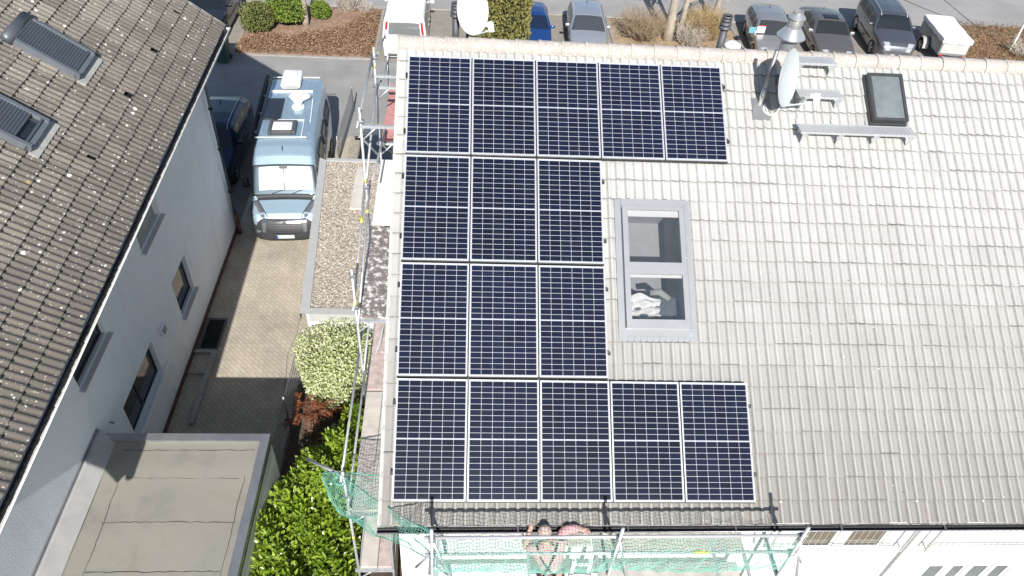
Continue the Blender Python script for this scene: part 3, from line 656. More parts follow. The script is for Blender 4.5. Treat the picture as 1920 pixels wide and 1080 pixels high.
wlm = MB().box(XW + .002, XW + .05, 6.84, 7.08, -4.06, -3.82, .02); q_ = build('wall_lamp', wlm, 'white_plastic', nb, True, world=True)
build('lamp_glass', MB().box(XW + .05, XW + .09, 6.88, 7.04, -4.02, -3.86, .02), 'felt_pale', q_, True, world=True)
build('wall_hook', MB().tube([(XW, 3.86, -3.40), (XW + .08, 3.86, -3.42), (XW + .1, 3.80, -3.36)], .02, 6), 'zinc', nb, True, world=True)
# roller shutters over the two roof windows
def shutterwin(a0, a1, r0, r1, gap):
    f = MB(); n1 = .17
    fbox(f, Lf, a0, a0 + .075, r0 + .02, r1 - .2, -.02, n1); fbox(f, Lf, a1 - .075, a1, r0 + .02, r1 - .2, -.02, n1); fbox(f, Lf, a0, a1, r0, r0 + .10, -.02, n1 - .03)
    w_ = build('roof_window', f, 'shutter_l', nb, False, world=True)
    h = MB(); rings = []
    for aa in (a0 - .02, a1 + .02): rings.append([Lf(aa, r1 - .2 + 25e-2 * (.5 - .5 * math.cos(t)), -.02 + .205 * math.sin(t) ** .5) for t in np.linspace(0.02, PI - .02, 10)])
    h.loft(rings, True, True); build('shutter_box', h, 'shutter', w_, True, world=True)
    s_ = MB(); r = r0 + .15 + gap
    while r < r1 - .18:
        q = [[Lf(aa, r + .05 * t, n1 - .03 + .014 * math.sin(PI * t)) for t in np.linspace(0, 1, 5)] for aa in (a0 + .075, a1 - .075)]; s_.loft(q, False); r += .0535
    build('shutter_curtain', s_, 'shutter', w_, False, world=True)
    if gap: build('pane', MB().add([Lf(a0 + .07, r0 + .1, .08), Lf(a1 - .07, r0 + .1, .08), Lf(a1 - .07, r0 + .3 + gap, .08), Lf(a0 + .07, r0 + .3 + gap, .08)], [(0, 1, 2, 3)]), 'glass', w_, False, world=True)
    e = MB(); fbox(e, Lf, a0 + .075, a1 - .075, r0 + .105, r0 + .15, .10, n1); build('end_bar', e, 'shutter', w_, False, world=True)
    ap = MB(); a = a0 - .04
    while a < a1 + .02: fbox(ap, Lf, a, a + .148, r0 - .16, r0 + .02, .020, .044); a += .152
    build('apron', ap, 'lead', w_, False, world=True)
shutterwin(8.72, 9.67, 2.04, 3.48, 0); shutterwin(6.2, 7.10, 2.02, 3.46, .16)
# light wells at the foot of the wall
g_ = MB(); y = 8.2
while y < 9.25: g_.box(-5.98, -5.56, y, y + .014, ZG + .02, ZG + .045); y += .04
fr_ = MB(); fr_.box(-6.05, -5.98, 8.12, 9.32, ZG - .1, ZG + .05); fr_.box(-5.56, -5.52, 8.12, 9.32, ZG - .1, ZG + .05); fr_.box(-5.98, -5.56, 8.12, 8.19, ZG - .1, ZG + .048); fr_.box(-5.98, -5.56, 9.25, 9.32, ZG - .1, ZG + .048)
lt = thing('light_well', 'dark steel grate over a light well at the foot of the shaded white wall', 'grate', (-5.8, 8.7, ZG)); build('grate', g_, 'black', lt, False, world=True); build('frame', fr_, 'dark_grey', lt, False, world=True); build('shaft', MB().quad((-5.98, 8.19, ZG + .012), (-5.56, 8.19, ZG + .012), (-5.56, 9.25, ZG + .012), (-5.98, 9.25, ZG + .012)), 'black', lt, False, world=True)  # the shaft is a flat black sheet standing in for its shade
cw_ = MB(); cw_.box(-5.62, -5.50, 5.7, 8.1, ZG - .1, ZG + .10); cw_.box(-6.08, -5.62, 8.0, 8.1, ZG - .1, ZG + .098); cw_.box(-6.08, -5.62, 7.3, 7.36, ZG, ZG + .06)
solo('cellar_kerb', cw_, 'kerb', 'low concrete kerb round a sunken strip next to the white wall', 'kerb', (-5.6, 7, ZG))

# ------------------------------------------------------------------ flat garage, bottom left
ga = thing('garage', 'flat felt roofed garage built against the left house', 'garage', (-4.4, 0, ZG))
gz = -3.22; gx0, gx1, gy0, gy1 = XW + .02, -2.83, -4.2, 3.42
w_ = MB(); w_.box(gx0, gx1 + .0, gy0, gy1, ZG, gz - .08); build('wall', w_, 'white_wall', ga, False, world=True)
P_ = []
for j in range(40):
    row = []
    for i in range(24):
        x = gx0 + .3 + (gx1 - .13 - gx0 - .3) * i / 23; y = gy0 + (gy1 - .14 - gy0) * j / 39
        z = gz - .05 + .012 * math.sin(x * 2.1 + y) * math.cos(y * 1.7) + .035 * max(0, 1 - (gx1 - x) / .4) + .03 * max(0, 1 - (gy1 - y) / .4) + .028 * math.exp(-((y - 2.62) / .09) ** 2) + .02 * math.exp(-((y - 2.9) / .3) ** 2)
        row.append((x, y, z))
    P_.append(row)
build('roof', MB().grid(P_), 'felt', ga, True, world=True)
ed = MB(); ed.box(gx1 - .15, gx1 + .02, gy0, gy1 + .02, gz - .13, gz + .03); ed.box(gx0, gx1 - .15, gy1 - .15, gy1 + .02, gz - .13, gz + .028)
e_ = build('roof_edge', ed, 'zinc', ga, False, world=True)
build('edge_shadow_strip', MB().box(gx1 - .02, gx1 + .008, gy0, gy1, gz - .24, gz - .131), 'black', ga, False, world=True)  # black strip stands in for the shade under the roof edge
up = MB(); up.add([(gx0, gy0, gz + .16), (gx0, gy1 + .01, gz + .16), (gx0 + .06, gy1 + .01, gz + .15), (gx0 + .06, gy0, gz + .15), (gx0 + .34, gy1 - .16, gz - .03), (gx0 + .34, gy0, gz - .03)], [(0, 3, 2, 1), (3, 5, 4, 2)]); build('upstand', up, 'felt_pale', ga, False, world=True)
up = MB(); up.box(XW + .003, XW + .03, gy0, gy1, gz + .155, gz + .19); up.box(XW + .003, XW + .022, gy0, gy1, gz + .20, gz + .225); build('flashing', up, 'zinc', ga, False, world=True)
rr = random.Random(8)
for y, x0, x1 in ((3.08, -5.55, -3.05), (2.46, -5.3, -3.2), (1.54, -5.45, -3.1), (.60, -5.4, -3.15)):
    s_ = MB(); pts = [(x0 + (x1 - x0) * i / 24, y + rr.uniform(-.012, .012), gz - .048 + .012 * math.sin((x0 + (x1 - x0) * i / 24) * 2.1 + y) * math.cos(y * 1.7) + .035 * max(0, 1 - (gx1 - (x0 + (x1 - x0) * i / 24)) / .4) + .03 * max(0, 1 - (gy1 - y) / .4) + .02 * math.exp(-((y - 2.9) / .3) ** 2)) for i in range(25)]
    s_.tube(pts, [rr.uniform(.004, .011) for _ in pts], 5); build('felt_seam', s_, 'felt_seam', ga, True, world=True)
for xs in (-5.42, -3.12):
    pts = [(xs + .1 * math.sin(i * .5) * .1 + rr.uniform(-.01, .01), -1 + 4.05 * i / 30, gz - .046 + .03 * max(0, 1 - (gx1 - xs) / .4)) for i in range(31)]
    build('felt_seam', MB().tube(pts, .006, 5), 'felt_seam', ga, True, world=True)

# ------------------------------------------------------------------ gravel roofed carport between the van and the scaffold
cp = thing('carport', 'flat carport with a gravel covered roof beside the camper van', 'carport', (-1.6, 10, ZG))
cz = -3.38; cx0, cx1, cy0, cy1 = -3.26, -.05, 6.97, 13.45
def cxl(y): return cx0 + .34 * (1 - (y - cy0) / (cy1 - cy0)) * 1.35
wv = MB()
for sgn in (0,): 
    wv.add([(cxl(cy0) + .1, cy0 + .1, ZG), (cx1, cy0 + .1, ZG), (cx1, cy1 - .1, ZG), (cxl(cy1) + .1, cy1 - .1, ZG), (cxl(cy0) + .1, cy0 + .1, cz), (cx1, cy0 + .1, cz), (cx1, cy1 - .1, cz), (cxl(cy1) + .1, cy1 - .1, cz)], [(0, 1, 5, 4), (1, 2, 6, 5), (2, 3, 7, 6), (3, 0, 4, 7)])
build('wall', wv, 'white_wall', cp, False, world=True)
P_ = []; hh = RNG.random((110, 56))
for j in range(110):
    y = cy0 + .1 + (cy1 - cy0 - .2) * j / 109; P_.append([(cxl(y) + .1 + (cx1 - cxl(y) - .1) * i / 55, y, cz - .02 + .035 * hh[j, i]) for i in range(56)])
build('gravel_bed', MB().grid(P_), 'gravel', cp, False, world=True)
ed = MB(); w = .19
ed.add([(cxl(cy0) - .02, cy0 - .02, cz + .06), (cxl(cy0) + w, cy0 + w, cz + .05), (cxl(cy1) + w, cy1 - .1, cz + .05), (cxl(cy1) - .02, cy1 + .02, cz + .06), (cxl(cy0) - .02, cy0 - .02, cz - .2), (cxl(cy1) - .02, cy1 + .02, cz - .2), (cxl(cy0) + w, cy0 + w, cz - .03), (cxl(cy1) + w, cy1 - .1, cz - .03)], [(0, 1, 2, 3), (0, 3, 5, 4), (1, 6, 7, 2)])
ed.box(cxl(cy0) + w, cx1, cy0 - .02, cy0 + w, cz - .2, cz + .05); ed.box(cxl(cy1) + w, cx1, cy1 - .10, cy1 + .02, cz - .2, cz + .05)
ed.quad((cxl(cy0) - .02, cy0 - .02, cz + .059), (cxl(cy0) + w, cy0 - .02, cz + .049), (cxl(cy0) + w, cy0 + w, cz + .049), (cxl(cy0), cy0, cz + .058))
build('roof_edge', ed, 'edge', cp, False, world=True)
solo('concrete_slab', MB().box(-2.14, -1.78, 11.03, 12.96, cz + .015, cz + .07, .01), 'concrete', 'long pale concrete slab lying on the gravel roof', 'slab', (-1.96, 12, cz))
gs = MB(); rr = np.random.default_rng(21)
for i in range(5200):
    y = rr.uniform(cy0 + .2, cy1 - .12); x = rr.uniform(cxl(y) + .2, -.5); s = rr.uniform(.012, .034); t = rr.random() * PI
    ca, sa = math.cos(t) * s, math.sin(t) * s; z = cz + .008 + .012 * rr.random()
    gs.add([(x - ca, y - sa, z), (x + sa * .8, y - ca * .8, z + .004), (x + ca, y + sa, z), (x - sa * .8, y + ca * .8, z - .004), (x, y, z + s * .7)], [(0, 1, 4), (1, 2, 4), (2, 3, 4), (3, 0, 4)])
M['pebble'] = leafmat('pebbles', [(.22, .185, .15), (.36, .31, .255), (.47, .42, .36), (.60, .56, .50)], .9, .2, 0)
struct('gravel', gs, 'pebble', 'stuff')

# ------------------------------------------------------------------ scaffold along the gable
def tb(parent, name, pts, r, mat='steel', seg=8): return build(name, MB().tube(pts, r, seg), mat, parent, True, world=True)
def plank(parent, x0, x1, y0, y1, z, mat, t=.045):
    return build('deck_plank', MB().box(x0, x1, y0, y1, z - t, z, .006), mat, parent, False, world=True)
sg = thing('scaffold', 'steel tube scaffold with coloured plank decks stepping up along the gable', 'scaffold', (-.55, 5, ZG))
XO, XI = -.87, -.21
posts = [(1.0, -.80), (3.6, 1.15), (5.95, 2.78), (8.5, 2.65), (11.05, 1.85)]
for y, zt in posts:
    tb(sg, 'post', [(XO, y, ZG), (XO, y, zt)], .0245); tb(sg, 'post', [(XI - .02, y, ZG), (XI - .02, y, min(zt, -.1 if y < 2 else -.02 + .0 * y))], .0245)
    build('base_plate', MB().box(XO - .075, XO + .075, y - .075, y + .075, ZG, ZG + .012), 'steel', sg, False, world=True)
def transom(y, z): 
    o = build('transom', MB().box(XO - .06, XI, y - .028, y + .028, z - .10, z - .045), 'steel', sg, False, world=True)
    tb(sg, 'corner_brace', [(XO + .01, y, z - .36), (XO + .26, y, z - .10)], .017)
for y, z in ((1.0, -4), (1.0, -2), (3.6, -4), (3.6, -2), (3.6, 0), (5.95, -2), (5.95, 0), (8.5, .02), (8.5, .5), (11.05, .5), (5.95, 2.48), (8.5, 1.85)): transom(y, z)
for y in (8.5, ): build('transom', MB().box(XO - .06, XI, y - .028, y + .028, 2.0, 2.05), 'steel', sg, False, world=True)
W1 = XO + .035; WM = XO + .035 + .31
plank(sg, W1, WM - .006, 1.03, 3.57, -4, 'wood_pale'); plank(sg, WM + .006, XI + .0, 1.03, 3.57, -4, 'wood')
plank(sg, W1, WM - .004, 1.03, 3.57, -2, 'wood_pale'); plank(sg, WM + .004, XI, 1.03, 3.57, -2, 'wood_pale')
plank(sg, W1, XI, 3.63, 5.92, -2, 'wood'); plank(sg, W1, XI, 3.63, 6.15, 0, 'wood_dark'); plank(sg, W1 - .02, XI, 6.2, 8.47, .03, 'deck_white'); plank(sg, W1, XI, 8.53, 11.0, .5, 'wood_red')
for y0, y1, z in ((3.63, 5.92, -2), (3.63, 6.15, 0), (1.03, 3.57, -4)):
    build('deck_edge', MB().box(W1 - .03, W1 - .004, y0, y1, z - .07, z + .012), 'alu', sg, False, world=True)
xo = XO + .035; xo2 = XO - .03
for a, b in (((xo2, .9, -.93), (xo2, 4.1, -.88)), ((xo, .9, -1.52), (xo, 4.2, -1.45)), ((xo2, 3.5, .26), (xo2, 6.3, 1.2)), ((xo, 3.45, -.02), (xo, 6.3, 1.0)), ((xo2, 5.7, 2.52), (xo2, 8.6, 2.46)), ((xo, 5.85, 1.35), (xo, 8.6, 2.0)),
             ((xo2, 8.4, 2.3), (xo2, 11.2, 1.66)), ((xo, 8.4, 1.75), (xo, 11.2, 1.1)), ((xo + .1, 5.9, 1.3), (xo + .1, 8.55, .75)), ((xo, 3.5, -1.3), (xo, 6.1, -1.0))):
    tb(sg, 'guard_rail', [a, b], .0215)
tb(sg, 'diagonal_brace', [(xo2 - .01, 3.6, -3.9), (xo2 - .01, 1.0, -2.0)], .02); tb(sg, 'diagonal_brace', [(xo2, 3.62, 0.05), (xo2, 5.95, -1.9)], .02); tb(sg, 'diagonal_brace', [(xo2, 8.5, .1), (xo2, 5.95, 2.2)], .02); tb(sg, 'diagonal_brace', [(xo, 11, -1.5), (xo, 8.5, .4)], .02)
# stair rail seen between the second and third deck
for k in range(5): tb(sg, 'guard_rail', [(XO + .2 - .02 * k, 4.7 - .05 * k, -1.98 + .0 * k), (XO + .42, 5.8 - .02 * k, -.55 - .22 * k)], .012)
for (x, y, z0) in ((XO, 8.5, 2.2), (XO, 5.95, 1.2), (XO, 3.6, .3), (XO, 1.0, -2.9), (XO, 8.5, .85)):
    build('label_band', MB().lathe([(.0255, 0), (.0255, .10)], (x, y, z0), 10), 'yellow', sg, True, world=True)
for p, q in (((xo2, 1.95, -.915), (xo2, 2.12, -.912)), ((xo, 2.1, -1.498), (xo, 2.27, -1.495)), ((xo2, 5.2, .832), (xo2, 5.35, .883)), ((xo, 5.6, .75), (xo, 5.75, .80)), ((xo2, 9.4, 2.072), (xo2, 9.55, 2.038))): tb(sg, 'label_band', [p, q], .0225, 'yellow')
for y, z in ((1.0, -1.5), (3.6, 1.0), (3.6, .26), (5.95, 2.5), (5.95, 1.1), (8.5, 2.42), (8.5, 1.8), (3.6, -1.45)):
    build('coupler', MB().rbox(XO + .01, y, z, .11, .08, .075, .015, 2), 'steel_dull', sg, False, world=True)
ot = tb(sg, 'outrigger_tube', [(-1.66, 1.84, -1.70), (-.85, 1.05, -1.02)], .028)

# ------------------------------------------------------------------ catch scaffold along the eave, with hatch and ladder
se = thing('scaffold', 'catch scaffold with white decks behind green net along the sunny eave', 'scaffold', (3, -.6, ZG))
for x in (.6, 3.085, 5.58):
    tb(se, 'post', [(x, -.80, ZG), (x, -.80, .66)], .0245); tb(se, 'post', [(x, -.13, ZG), (x, -.13, -.62)], .0245)
    build('transom', MB().box(x - .026, x + .026, -.86, -.10, -.76, -.70), 'steel', se, False, world=True)
    build('transom', MB().box(x - .026, x + .026, -.86, -.10, -2.12, -2.06), 'steel', se, False, world=True)
    tb(se, 'corner_brace', [(x + .0, -.78, .36), (x + .36, -.83, -1.05)], .021); tb(se, 'corner_brace', [(x + .05, -.8, .02), (x + .2, -.82, -.28)], .015)
    for z in (.36, -.08): build('coupler', MB().rbox(x, -.77, z, .09, .10, .07, .015, 2), 'steel_dull', se, False, world=True)
for z, y in ((.36, -.755), (-.085, -.755), (-.74, -.865)): tb(se, 'guard_rail', [(.5, y, z), (5.68, y, z)], .024, 'alu')
for x in (4.2,): tb(se, 'label_band', [(x, -.755, -.085), (x + .22, -.755, -.085)], .026, 'yellow')
for (x0, x1, y0, y1, m_) in ((.64, 1.92, -.43, -.14, 'deck_white'), (.64, 1.98, -.84, -.60, 'deck_white'), (2.92, 5.15, -.43, -.14, 'wood_pale'), (2.98, 5.0, -.84, -.60, 'wood_pale'), (2.3, 2.90, -.34, -.14, 'wood_pale')):
    plank(se, x0, x1, y0, y1, -.655, m_)
plank(se, .5, 3.1, -.84, -.14, -2.03, 'wood_pale'); plank(se, 3.12, 5.6, -.84, -.14, -2.03, 'wood_pale')
for x in (.66, 1.96, 2.96, 4.7, 5.15): build('deck_hook', MB().box(x - .02, x + .02, -.86, -.12, -.70, -.652), 'alu', se, False, world=True)
tb(se, 'diagonal_brace', [(.62, -.82, -.3), (1.15, -.84, -1.1)], .021); tb(se, 'diagonal_brace', [(.35, -.5, -.95), (.57, -.79, -.05)], .02)
ld = thing('ladder', 'white aluminium ladder standing in the open hatch of the catch scaffold', 'ladder', (2.72, -.6, -2.03))
for x in (2.60, 2.84): build('stile', MB().box(x - .03, x + .03, -.66, -.60, -2.03, -.52), 'white_plastic', ld, False, world=True)
for k in range(5): build('rung', MB().box(2.63, 2.81, -.645, -.615, -1.80 + .28 * k, -1.77 + .28 * k), 'white_plastic', ld, False, world=True)

# ------------------------------------------------------------------ safety nets
def netmesh(P, nu, nv, r, diag=False):
    mb = MB()
    for i in range(nu + 1): mb.tube([P(i / nu, j / nv) for j in range(nv + 1)], r, 3, False)
    for j in range(nv + 1): mb.tube([P(i / nu, j / nv) for i in range(nu + 1)], r, 3, False)
    return mb
def spl(pts):
    pts = [Vector(p) for p in pts]; n = len(pts) - 1
    def f(t):
        x = min(max(t, 0), 1) * n; i = min(int(x), n - 1); u = x - i; p1, p2 = pts[i], pts[i + 1]; p0 = pts[i - 1] if i else 2 * p1 - p2; p3 = pts[i + 2] if i + 2 <= n else 2 * p2 - p1
        return .5 * ((2 * p1) + (p2 - p0) * u + (2 * p0 - 5 * p1 + 4 * p2 - p3) * u * u + (3 * p1 - p0 - 3 * p2 + p3) * u ** 3)
    return f
ph = [random.uniform(0, 6) for _ in range(12)]
def n1(s, t):
    x = .62 + 4.93 * s; z = .335 - .99 * t - .03 * abs(math.sin(s * PI * 18)) * (1 - t)
    sag = .10 * math.sin(PI * t) + .018 * math.sin(x * 9 + ph[0]) * math.sin(PI * t) + .012 * math.sin(x * 23 + t * 7 + ph[1])
    if s > .8: z -= .16 * abs(math.sin((s - .8) * PI * 10)) * (1 - t) ** 2
    return Vector((x + .012 * math.sin(t * 19 + x * 5 + ph[2]), -.745 - sag + .02 * math.sin(x * 3.1 + t * 4), z + .010 * math.sin(x * 41 + t * 9) + .012 * math.sin(x * 13 + ph[3])))
solo('safety_net', netmesh(n1, 104, 20, .0032), 'net', 'long green safety net hanging from the top rail of the eaves scaffold', 'net', (3, -.75, -.65))
top = spl([(-1.371, 1.547, -1.70), (-1.0, 1.12, -1.02), (-.608, .66, -.66), (-.301, .272, -.381), (.182, -.303, .10), (.592, -.79, .56)])
bot = spl([(-1.342, 1.511, -1.86), (-1.159, 1.294, -2.327), (-.755, .813, -1.98), (-.33, .307, -1.50), (.122, -.231, -.80), (.537, -.724, -.25)])
def n2(s, t):
    a, b = top(s), bot(s); p = a + (b - a) * t; bulge = .16 * math.sin(PI * t) * math.sin(PI * min(1, s * 1.2)) + .02 * math.sin(14 * s + 9 * t + ph[4]) + .018 * math.sin(31 * s - 11 * t + ph[5])
    return p + Vector((-.7 * bulge, -.7 * bulge, .03 * math.sin(21 * s + 5 * t) + .02 * math.sin(40 * s + 13 * t)))
nt = netmesh(n2, 58, 18, .0036); nt.tube([top(i / 40) for i in range(41)], .009, 5); nt.tube([bot(i / 40) for i in range(41)], .007, 5)
solo('safety_net', nt, 'net', 'gathered green safety net slung round the corner of the scaffold above the laurel', 'net', (-.6, .6, -1.2))
ta = spl([(-.99, 1.09, -.985), (-.7, 1.06, -.93), (-.24, .86, -.70)]); tb_ = spl([(-1.2, 1.35, -1.6), (-.8, 1.0, -1.5), (-.26, .62, -1.35)])
def n3(s, t): 
    p = ta(s) + (tb_(s) - ta(s)) * t; q = .05 * math.sin(PI * t) + .015 * math.sin(17 * s + 8 * t + ph[6]); return p + Vector((0, -q, .012 * math.sin(25 * s + 7 * t)))
nt = netmesh(n3, 17, 13, .0034); nt.tube([ta(i / 20) for i in range(21)], .010, 5)
solo('safety_net', nt, 'net', 'small green net panel with a tied top rope next to the lowest roof corner', 'net', (-.6, 1, -1.2))

# ------------------------------------------------------------------ the roofer in the hatch
def skinned(name, nodes, edges, mat, parent, sub=2, rootn=0):
    # nodes: list of (x, y, z, r)
    me = bpy.data.meshes.new(name); me.from_pydata([n[:3] for n in nodes], edges, []); me.materials.append(M[mat])
    o = bpy.data.objects.new(name, me); COL.objects.link(o); o.parent = parent
    sk = o.modifiers.new('Skin', 'SKIN'); sk.use_smooth_shade = True
    for i, n in enumerate(nodes):
        d = me.skin_vertices[0].data[i]; r = n[3]; d.radius = (r, r * (n[4] if len(n) > 4 else 1)); d.use_root = (i == rootn)
    s = o.modifiers.new('Subsurf', 'SUBSURF'); s.levels = sub; s.render_levels = sub
    return o
pe = thing('person', 'roofer in a pink shirt and dark harness leaning over the gutter from the hatch', 'person', (2.35, -.55, -2.03))
def loc_(n): return (n[0] - 2.35, n[1] + .55, n[2] + 2.03) + tuple(n[3:])
N_ = [(2.34, -.56, -1.16, .135), (2.30, -.53, -.92, .13), (2.24, -.47, -.66, .15), (2.21, -.42, -.47, .075), (2.185, -.385, -.37, .055), (2.17, -.355, -.27, .092), (2.162, -.335, -.17, .088),
      (2.40, -.40, -.50, .07), (2.46, -.30, -.24, .052), (2.60, -.31, -.20, .045), (2.70, -.325, -.215, .034), (2.75, -.33, -.225, .034),
      (2.03, -.46, -.50, .07), (1.92, -.40, -.60, .05), (1.95, -.30, -.40, .042), (1.975, -.26, -.31, .03), (1.985, -.245, -.275, .028),
      (2.43, -.56, -1.24, .10), (2.45, -.50, -1.62, .065), (2.45, -.60, -1.96, .045), (2.45, -.50, -1.99, .038),
      (2.24, -.56, -1.24, .10), (2.22, -.50, -1.62, .065), (2.20, -.60, -1.96, .045), (2.20, -.50, -1.99, .038)]
E_ = [(0, 1), (1, 2), (2, 3), (3, 4), (4, 5), (5, 6), (2, 7), (7, 8), (8, 9), (9, 10), (10, 11), (2, 12), (12, 13), (13, 14), (14, 15), (15, 16), (0, 17), (17, 18), (18, 19), (19, 20), (0, 21), (21, 22), (22, 23), (23, 24)]
for hand, dx, dy, dz in ((11, 1, -.1, -.25), (16, .25, .9, .25)):
    b = N_[hand]
    sx, sy = -dy, dx
    for k, (off, ln) in enumerate(((-.028, .065), (-.010, .078), (.009, .074), (.027, .058))):
        i0 = len(N_); N_.append((b[0] + sx * off + dx * .02, b[1] + sy * off + dy * .02, b[2] + dz * .02, .010)); N_.append((b[0] + sx * off + dx * ln * .6, b[1] + sy * off + dy * ln * .6, b[2] + dz * .03 - .004, .009)); N_.append((b[0] + sx * off + dx * ln, b[1] + sy * off + dy * ln, b[2] + dz * .04 - .022, .008)); E_ += [(hand, i0), (i0, i0 + 1), (i0 + 1, i0 + 2)]
    i0 = len(N_); N_.append((b[0] - sx * .03 - dx * .02, b[1] - sy * .03 - dy * .02, b[2] - .01, .011)); N_.append((b[0] - sx * .05 + dx * .02, b[1] - sy * .05 + dy * .02, b[2] - .025, .009)); E_ += [(hand - 1, i0), (i0, i0 + 1)]
skinned('body', [loc_(n) for n in N_], E_, 'skin', pe)
sh = [(2.335, -.56, -1.10, .155), (2.30, -.53, -.92, .152), (2.24, -.465, -.66, .185), (2.215, -.43, -.50, .11), (2.40, -.40, -.50, .10), (2.455, -.315, -.26, .082), (2.03, -.46, -.50, .093), (1.93, -.41, -.59, .07), (2.34, -.56, -1.20, .16), (2.60, -.315, -.205, .066), (2.68, -.325, -.212, .052)]
skinned('shirt', [loc_(n) for n in sh], [(0, 1), (1, 2), (2, 3), (2, 4), (4, 5), (2, 6), (6, 7), (0, 8), (5, 9), (9, 10)], 'shirt', pe)
tr_ = [(2.335, -.56, -1.22, .152), (2.43, -.56, -1.30, .115), (2.45, -.50, -1.62, .085), (2.45, -.59, -1.90, .068), (2.24, -.56, -1.30, .115), (2.22, -.50, -1.62, .085), (2.20, -.59, -1.90, .068)]
skinned('trousers', [loc_(n) for n in tr_], [(0, 1), (1, 2), (2, 3), (0, 4), (4, 5), (5, 6)], 'trousers', pe)
hr = MB().lathe([(.001, .105), (.05, .094), (.085, .055), (.098, .0), (.094, -.05), (.075, -.085)], (0, 0, 0), 14); hr.tf(Matrix.Translation((2.166 - 2.35, -.362 + .55, -.205 + 2.03)) @ Matrix.Rotation(-.35, 4, 'X')); build('hair', hr, 'hair', pe, True)
for e in (-1, 1):
    build('ear', MB().rbox(2.17 - 2.35 + e * .092, -.345 + .55, -.25 + 2.03, .02, .035, .055, .008, 2), 'skin', pe, True)
    build('eye', MB().rbox(2.166 - 2.35 + e * .034, -.262 + .55, -.235 + 2.03, .024, .012, .014, .005, 2), 'hair', pe, True)
build('nose', MB().tube([(2.166 - 2.35, .29, -.235 + 2.03), (2.166 - 2.35, .315, -.285 + 2.03)], [.008, .015], 6), 'skin', pe, True)
build('mouth', MB().rbox(2.168 - 2.35, .283, -.325 + 2.03, .045, .012, .01, .004, 2), 'shirt', pe, True)
for pts in ([(2.06, -.45, -.40), (2.13, -.585, -.55), (2.24, -.665, -.72), (2.37, -.70, -.92), (2.47, -.66, -1.12)], [(2.37, -.43, -.40), (2.31, -.575, -.54), (2.235, -.668, -.72), (2.17, -.70, -.92), (2.20, -.68, -1.14)]):
    build('harness_strap', MB().tube([loc_(p)[:3] for p in pts], .018, 6), 'strap', pe, True)
build('harness_belt', MB().lathe([(.168, -.025), (.168, .025)], loc_((2.335, -.56, -1.13))[:3], 16), 'strap', pe, True)

# ------------------------------------------------------------------ dishes, chimney and vents on the ridge
def dish(name, label, base, ztop, cen, az, tilt, dw, dh, arm, mat):
    t = thing('satellite_dish', label, 'satellite dish', base)
    def w(o): return o
    tb(t, 'mast', [base, (base[0], base[1], ztop)], .036, 'steel_dull'); 
    rot = Matrix.Translation(Vector(cen)) @ Matrix.Rotation(az, 4, 'Z') @ Matrix.Rotation(tilt, 4, 'X')
    m_ = MB(); rings = []
    for k in range(9):
        q = k / 8; rings.append([(dw / 2 * q * math.cos(a), -.085 * q * q * 1.0, dh / 2 * q * math.sin(a)) for a in np.linspace(0, 2 * PI, 33)[:-1]])
    rings[0] = [(.002 * math.cos(a), 0, .002 * math.sin(a)) for a in np.linspace(0, 2 * PI, 33)[:-1]]
    rings.append([(dw / 2 * 1.015 * math.cos(a), -.088, dh / 2 * 1.015 * math.sin(a)) for a in np.linspace(0, 2 * PI, 33)[:-1]])
    for k in range(8, -1, -1):
        q = max(k / 8, .004); rings.append([(dw / 2 * q * math.cos(a), -.085 * q * q + .012, dh / 2 * q * math.sin(a)) for a in np.linspace(0, 2 * PI, 33)[:-1]])
    m_.loft(rings, True); m_.tf(rot); rf = build('reflector', m_, mat, t, True, world=True)
    br = MB().rbox(0, .07, -.05, .10, .14, .18, .02, 2); br.tf(rot); build('bracket', br, 'dark_grey', t, False, world=True)
    ar = MB(); ar.tube([(0, .03, -dh / 2 + .10), (0, -.06, -dh / 2 - .015), (0, -arm, -dh * .36)], .016, 6); ar.tf(rot); build('receiver_arm', ar, 'dish' if mat == 'dish' else 'steel', t, True, world=True)
    ln = MB().rbox(0, -arm - .0, -dh * .30, .07, .10, .17, .02, 2); ln.tf(rot); lb = build('receiver', ln, 'white_plastic', t, False, world=True)
    ln = MB().lathe([(.03, 0), (.042, .05), (.042, .07)], (0, 0, 0), 12); ln.tf(rot @ Matrix.Translation((0, -arm + .03, -dh * .27)) @ Matrix.Rotation(-PI / 2, 4, 'X')); build('feed_horn', ln, 'white_plastic', lb, True, world=True)
    return t
D1 = dish('d', 'large grey satellite dish on a bare mast below the ridge, seen edge on', (5.945, 5.56, 3.30), 4.30, (6.13, 5.40, 3.91), math.radians(50), math.radians(-14), .84, .93, .56, 'dish')
tb(D1, 'mast_sleeve', [(5.945, 5.56, 3.31), (5.945, 5.56, 3.62)], .044, 'stainless')
fl = MB(); fbox(fl, R, 5.80, 6.09, 6.18, 6.58, -.125, -.092); build('flashing', fl, 'zinc', D1, False, world=True)
cab = spl([R(6.50, 6.62, -.02), R(6.36, 6.57, -.07), R(6.24, 6.36, -.09), R(6.11, 6.27, -.09), R(5.99, 6.35, -.09), R(6.02, 6.47, -.09), R(6.06, 6.30, -.08), R(6.16, 6.26, -.08), R(6.27, 6.42, -.08), R(6.34, 6.55, -.05)])
tb(D1, 'cable', [cab(i / 60) for i in range(61)], .011, 'white_plastic', 6)
D2 = dish('d', 'white satellite dish seen face on, standing behind the ridge beside the cypresses', (.98, 6.95, 3.45), 4.5, (1.00, 6.78, 4.22), math.radians(40), math.radians(-16), .66, .80, .50, 'white_plastic')
cm = MB(); cm.lathe([(.15, -.75), (.15, .16), (.25, .165), (.255, .19), (.14, .34), (.125, .345), (.125, .40), (.135, .405), (.135, .50), (.125, .505), (.155, .52), (.155, .535), (.09, .60), (.09, .64), (.075, .64), (.07, .5)], (6.78, 7.05, 3.70), 24, True)
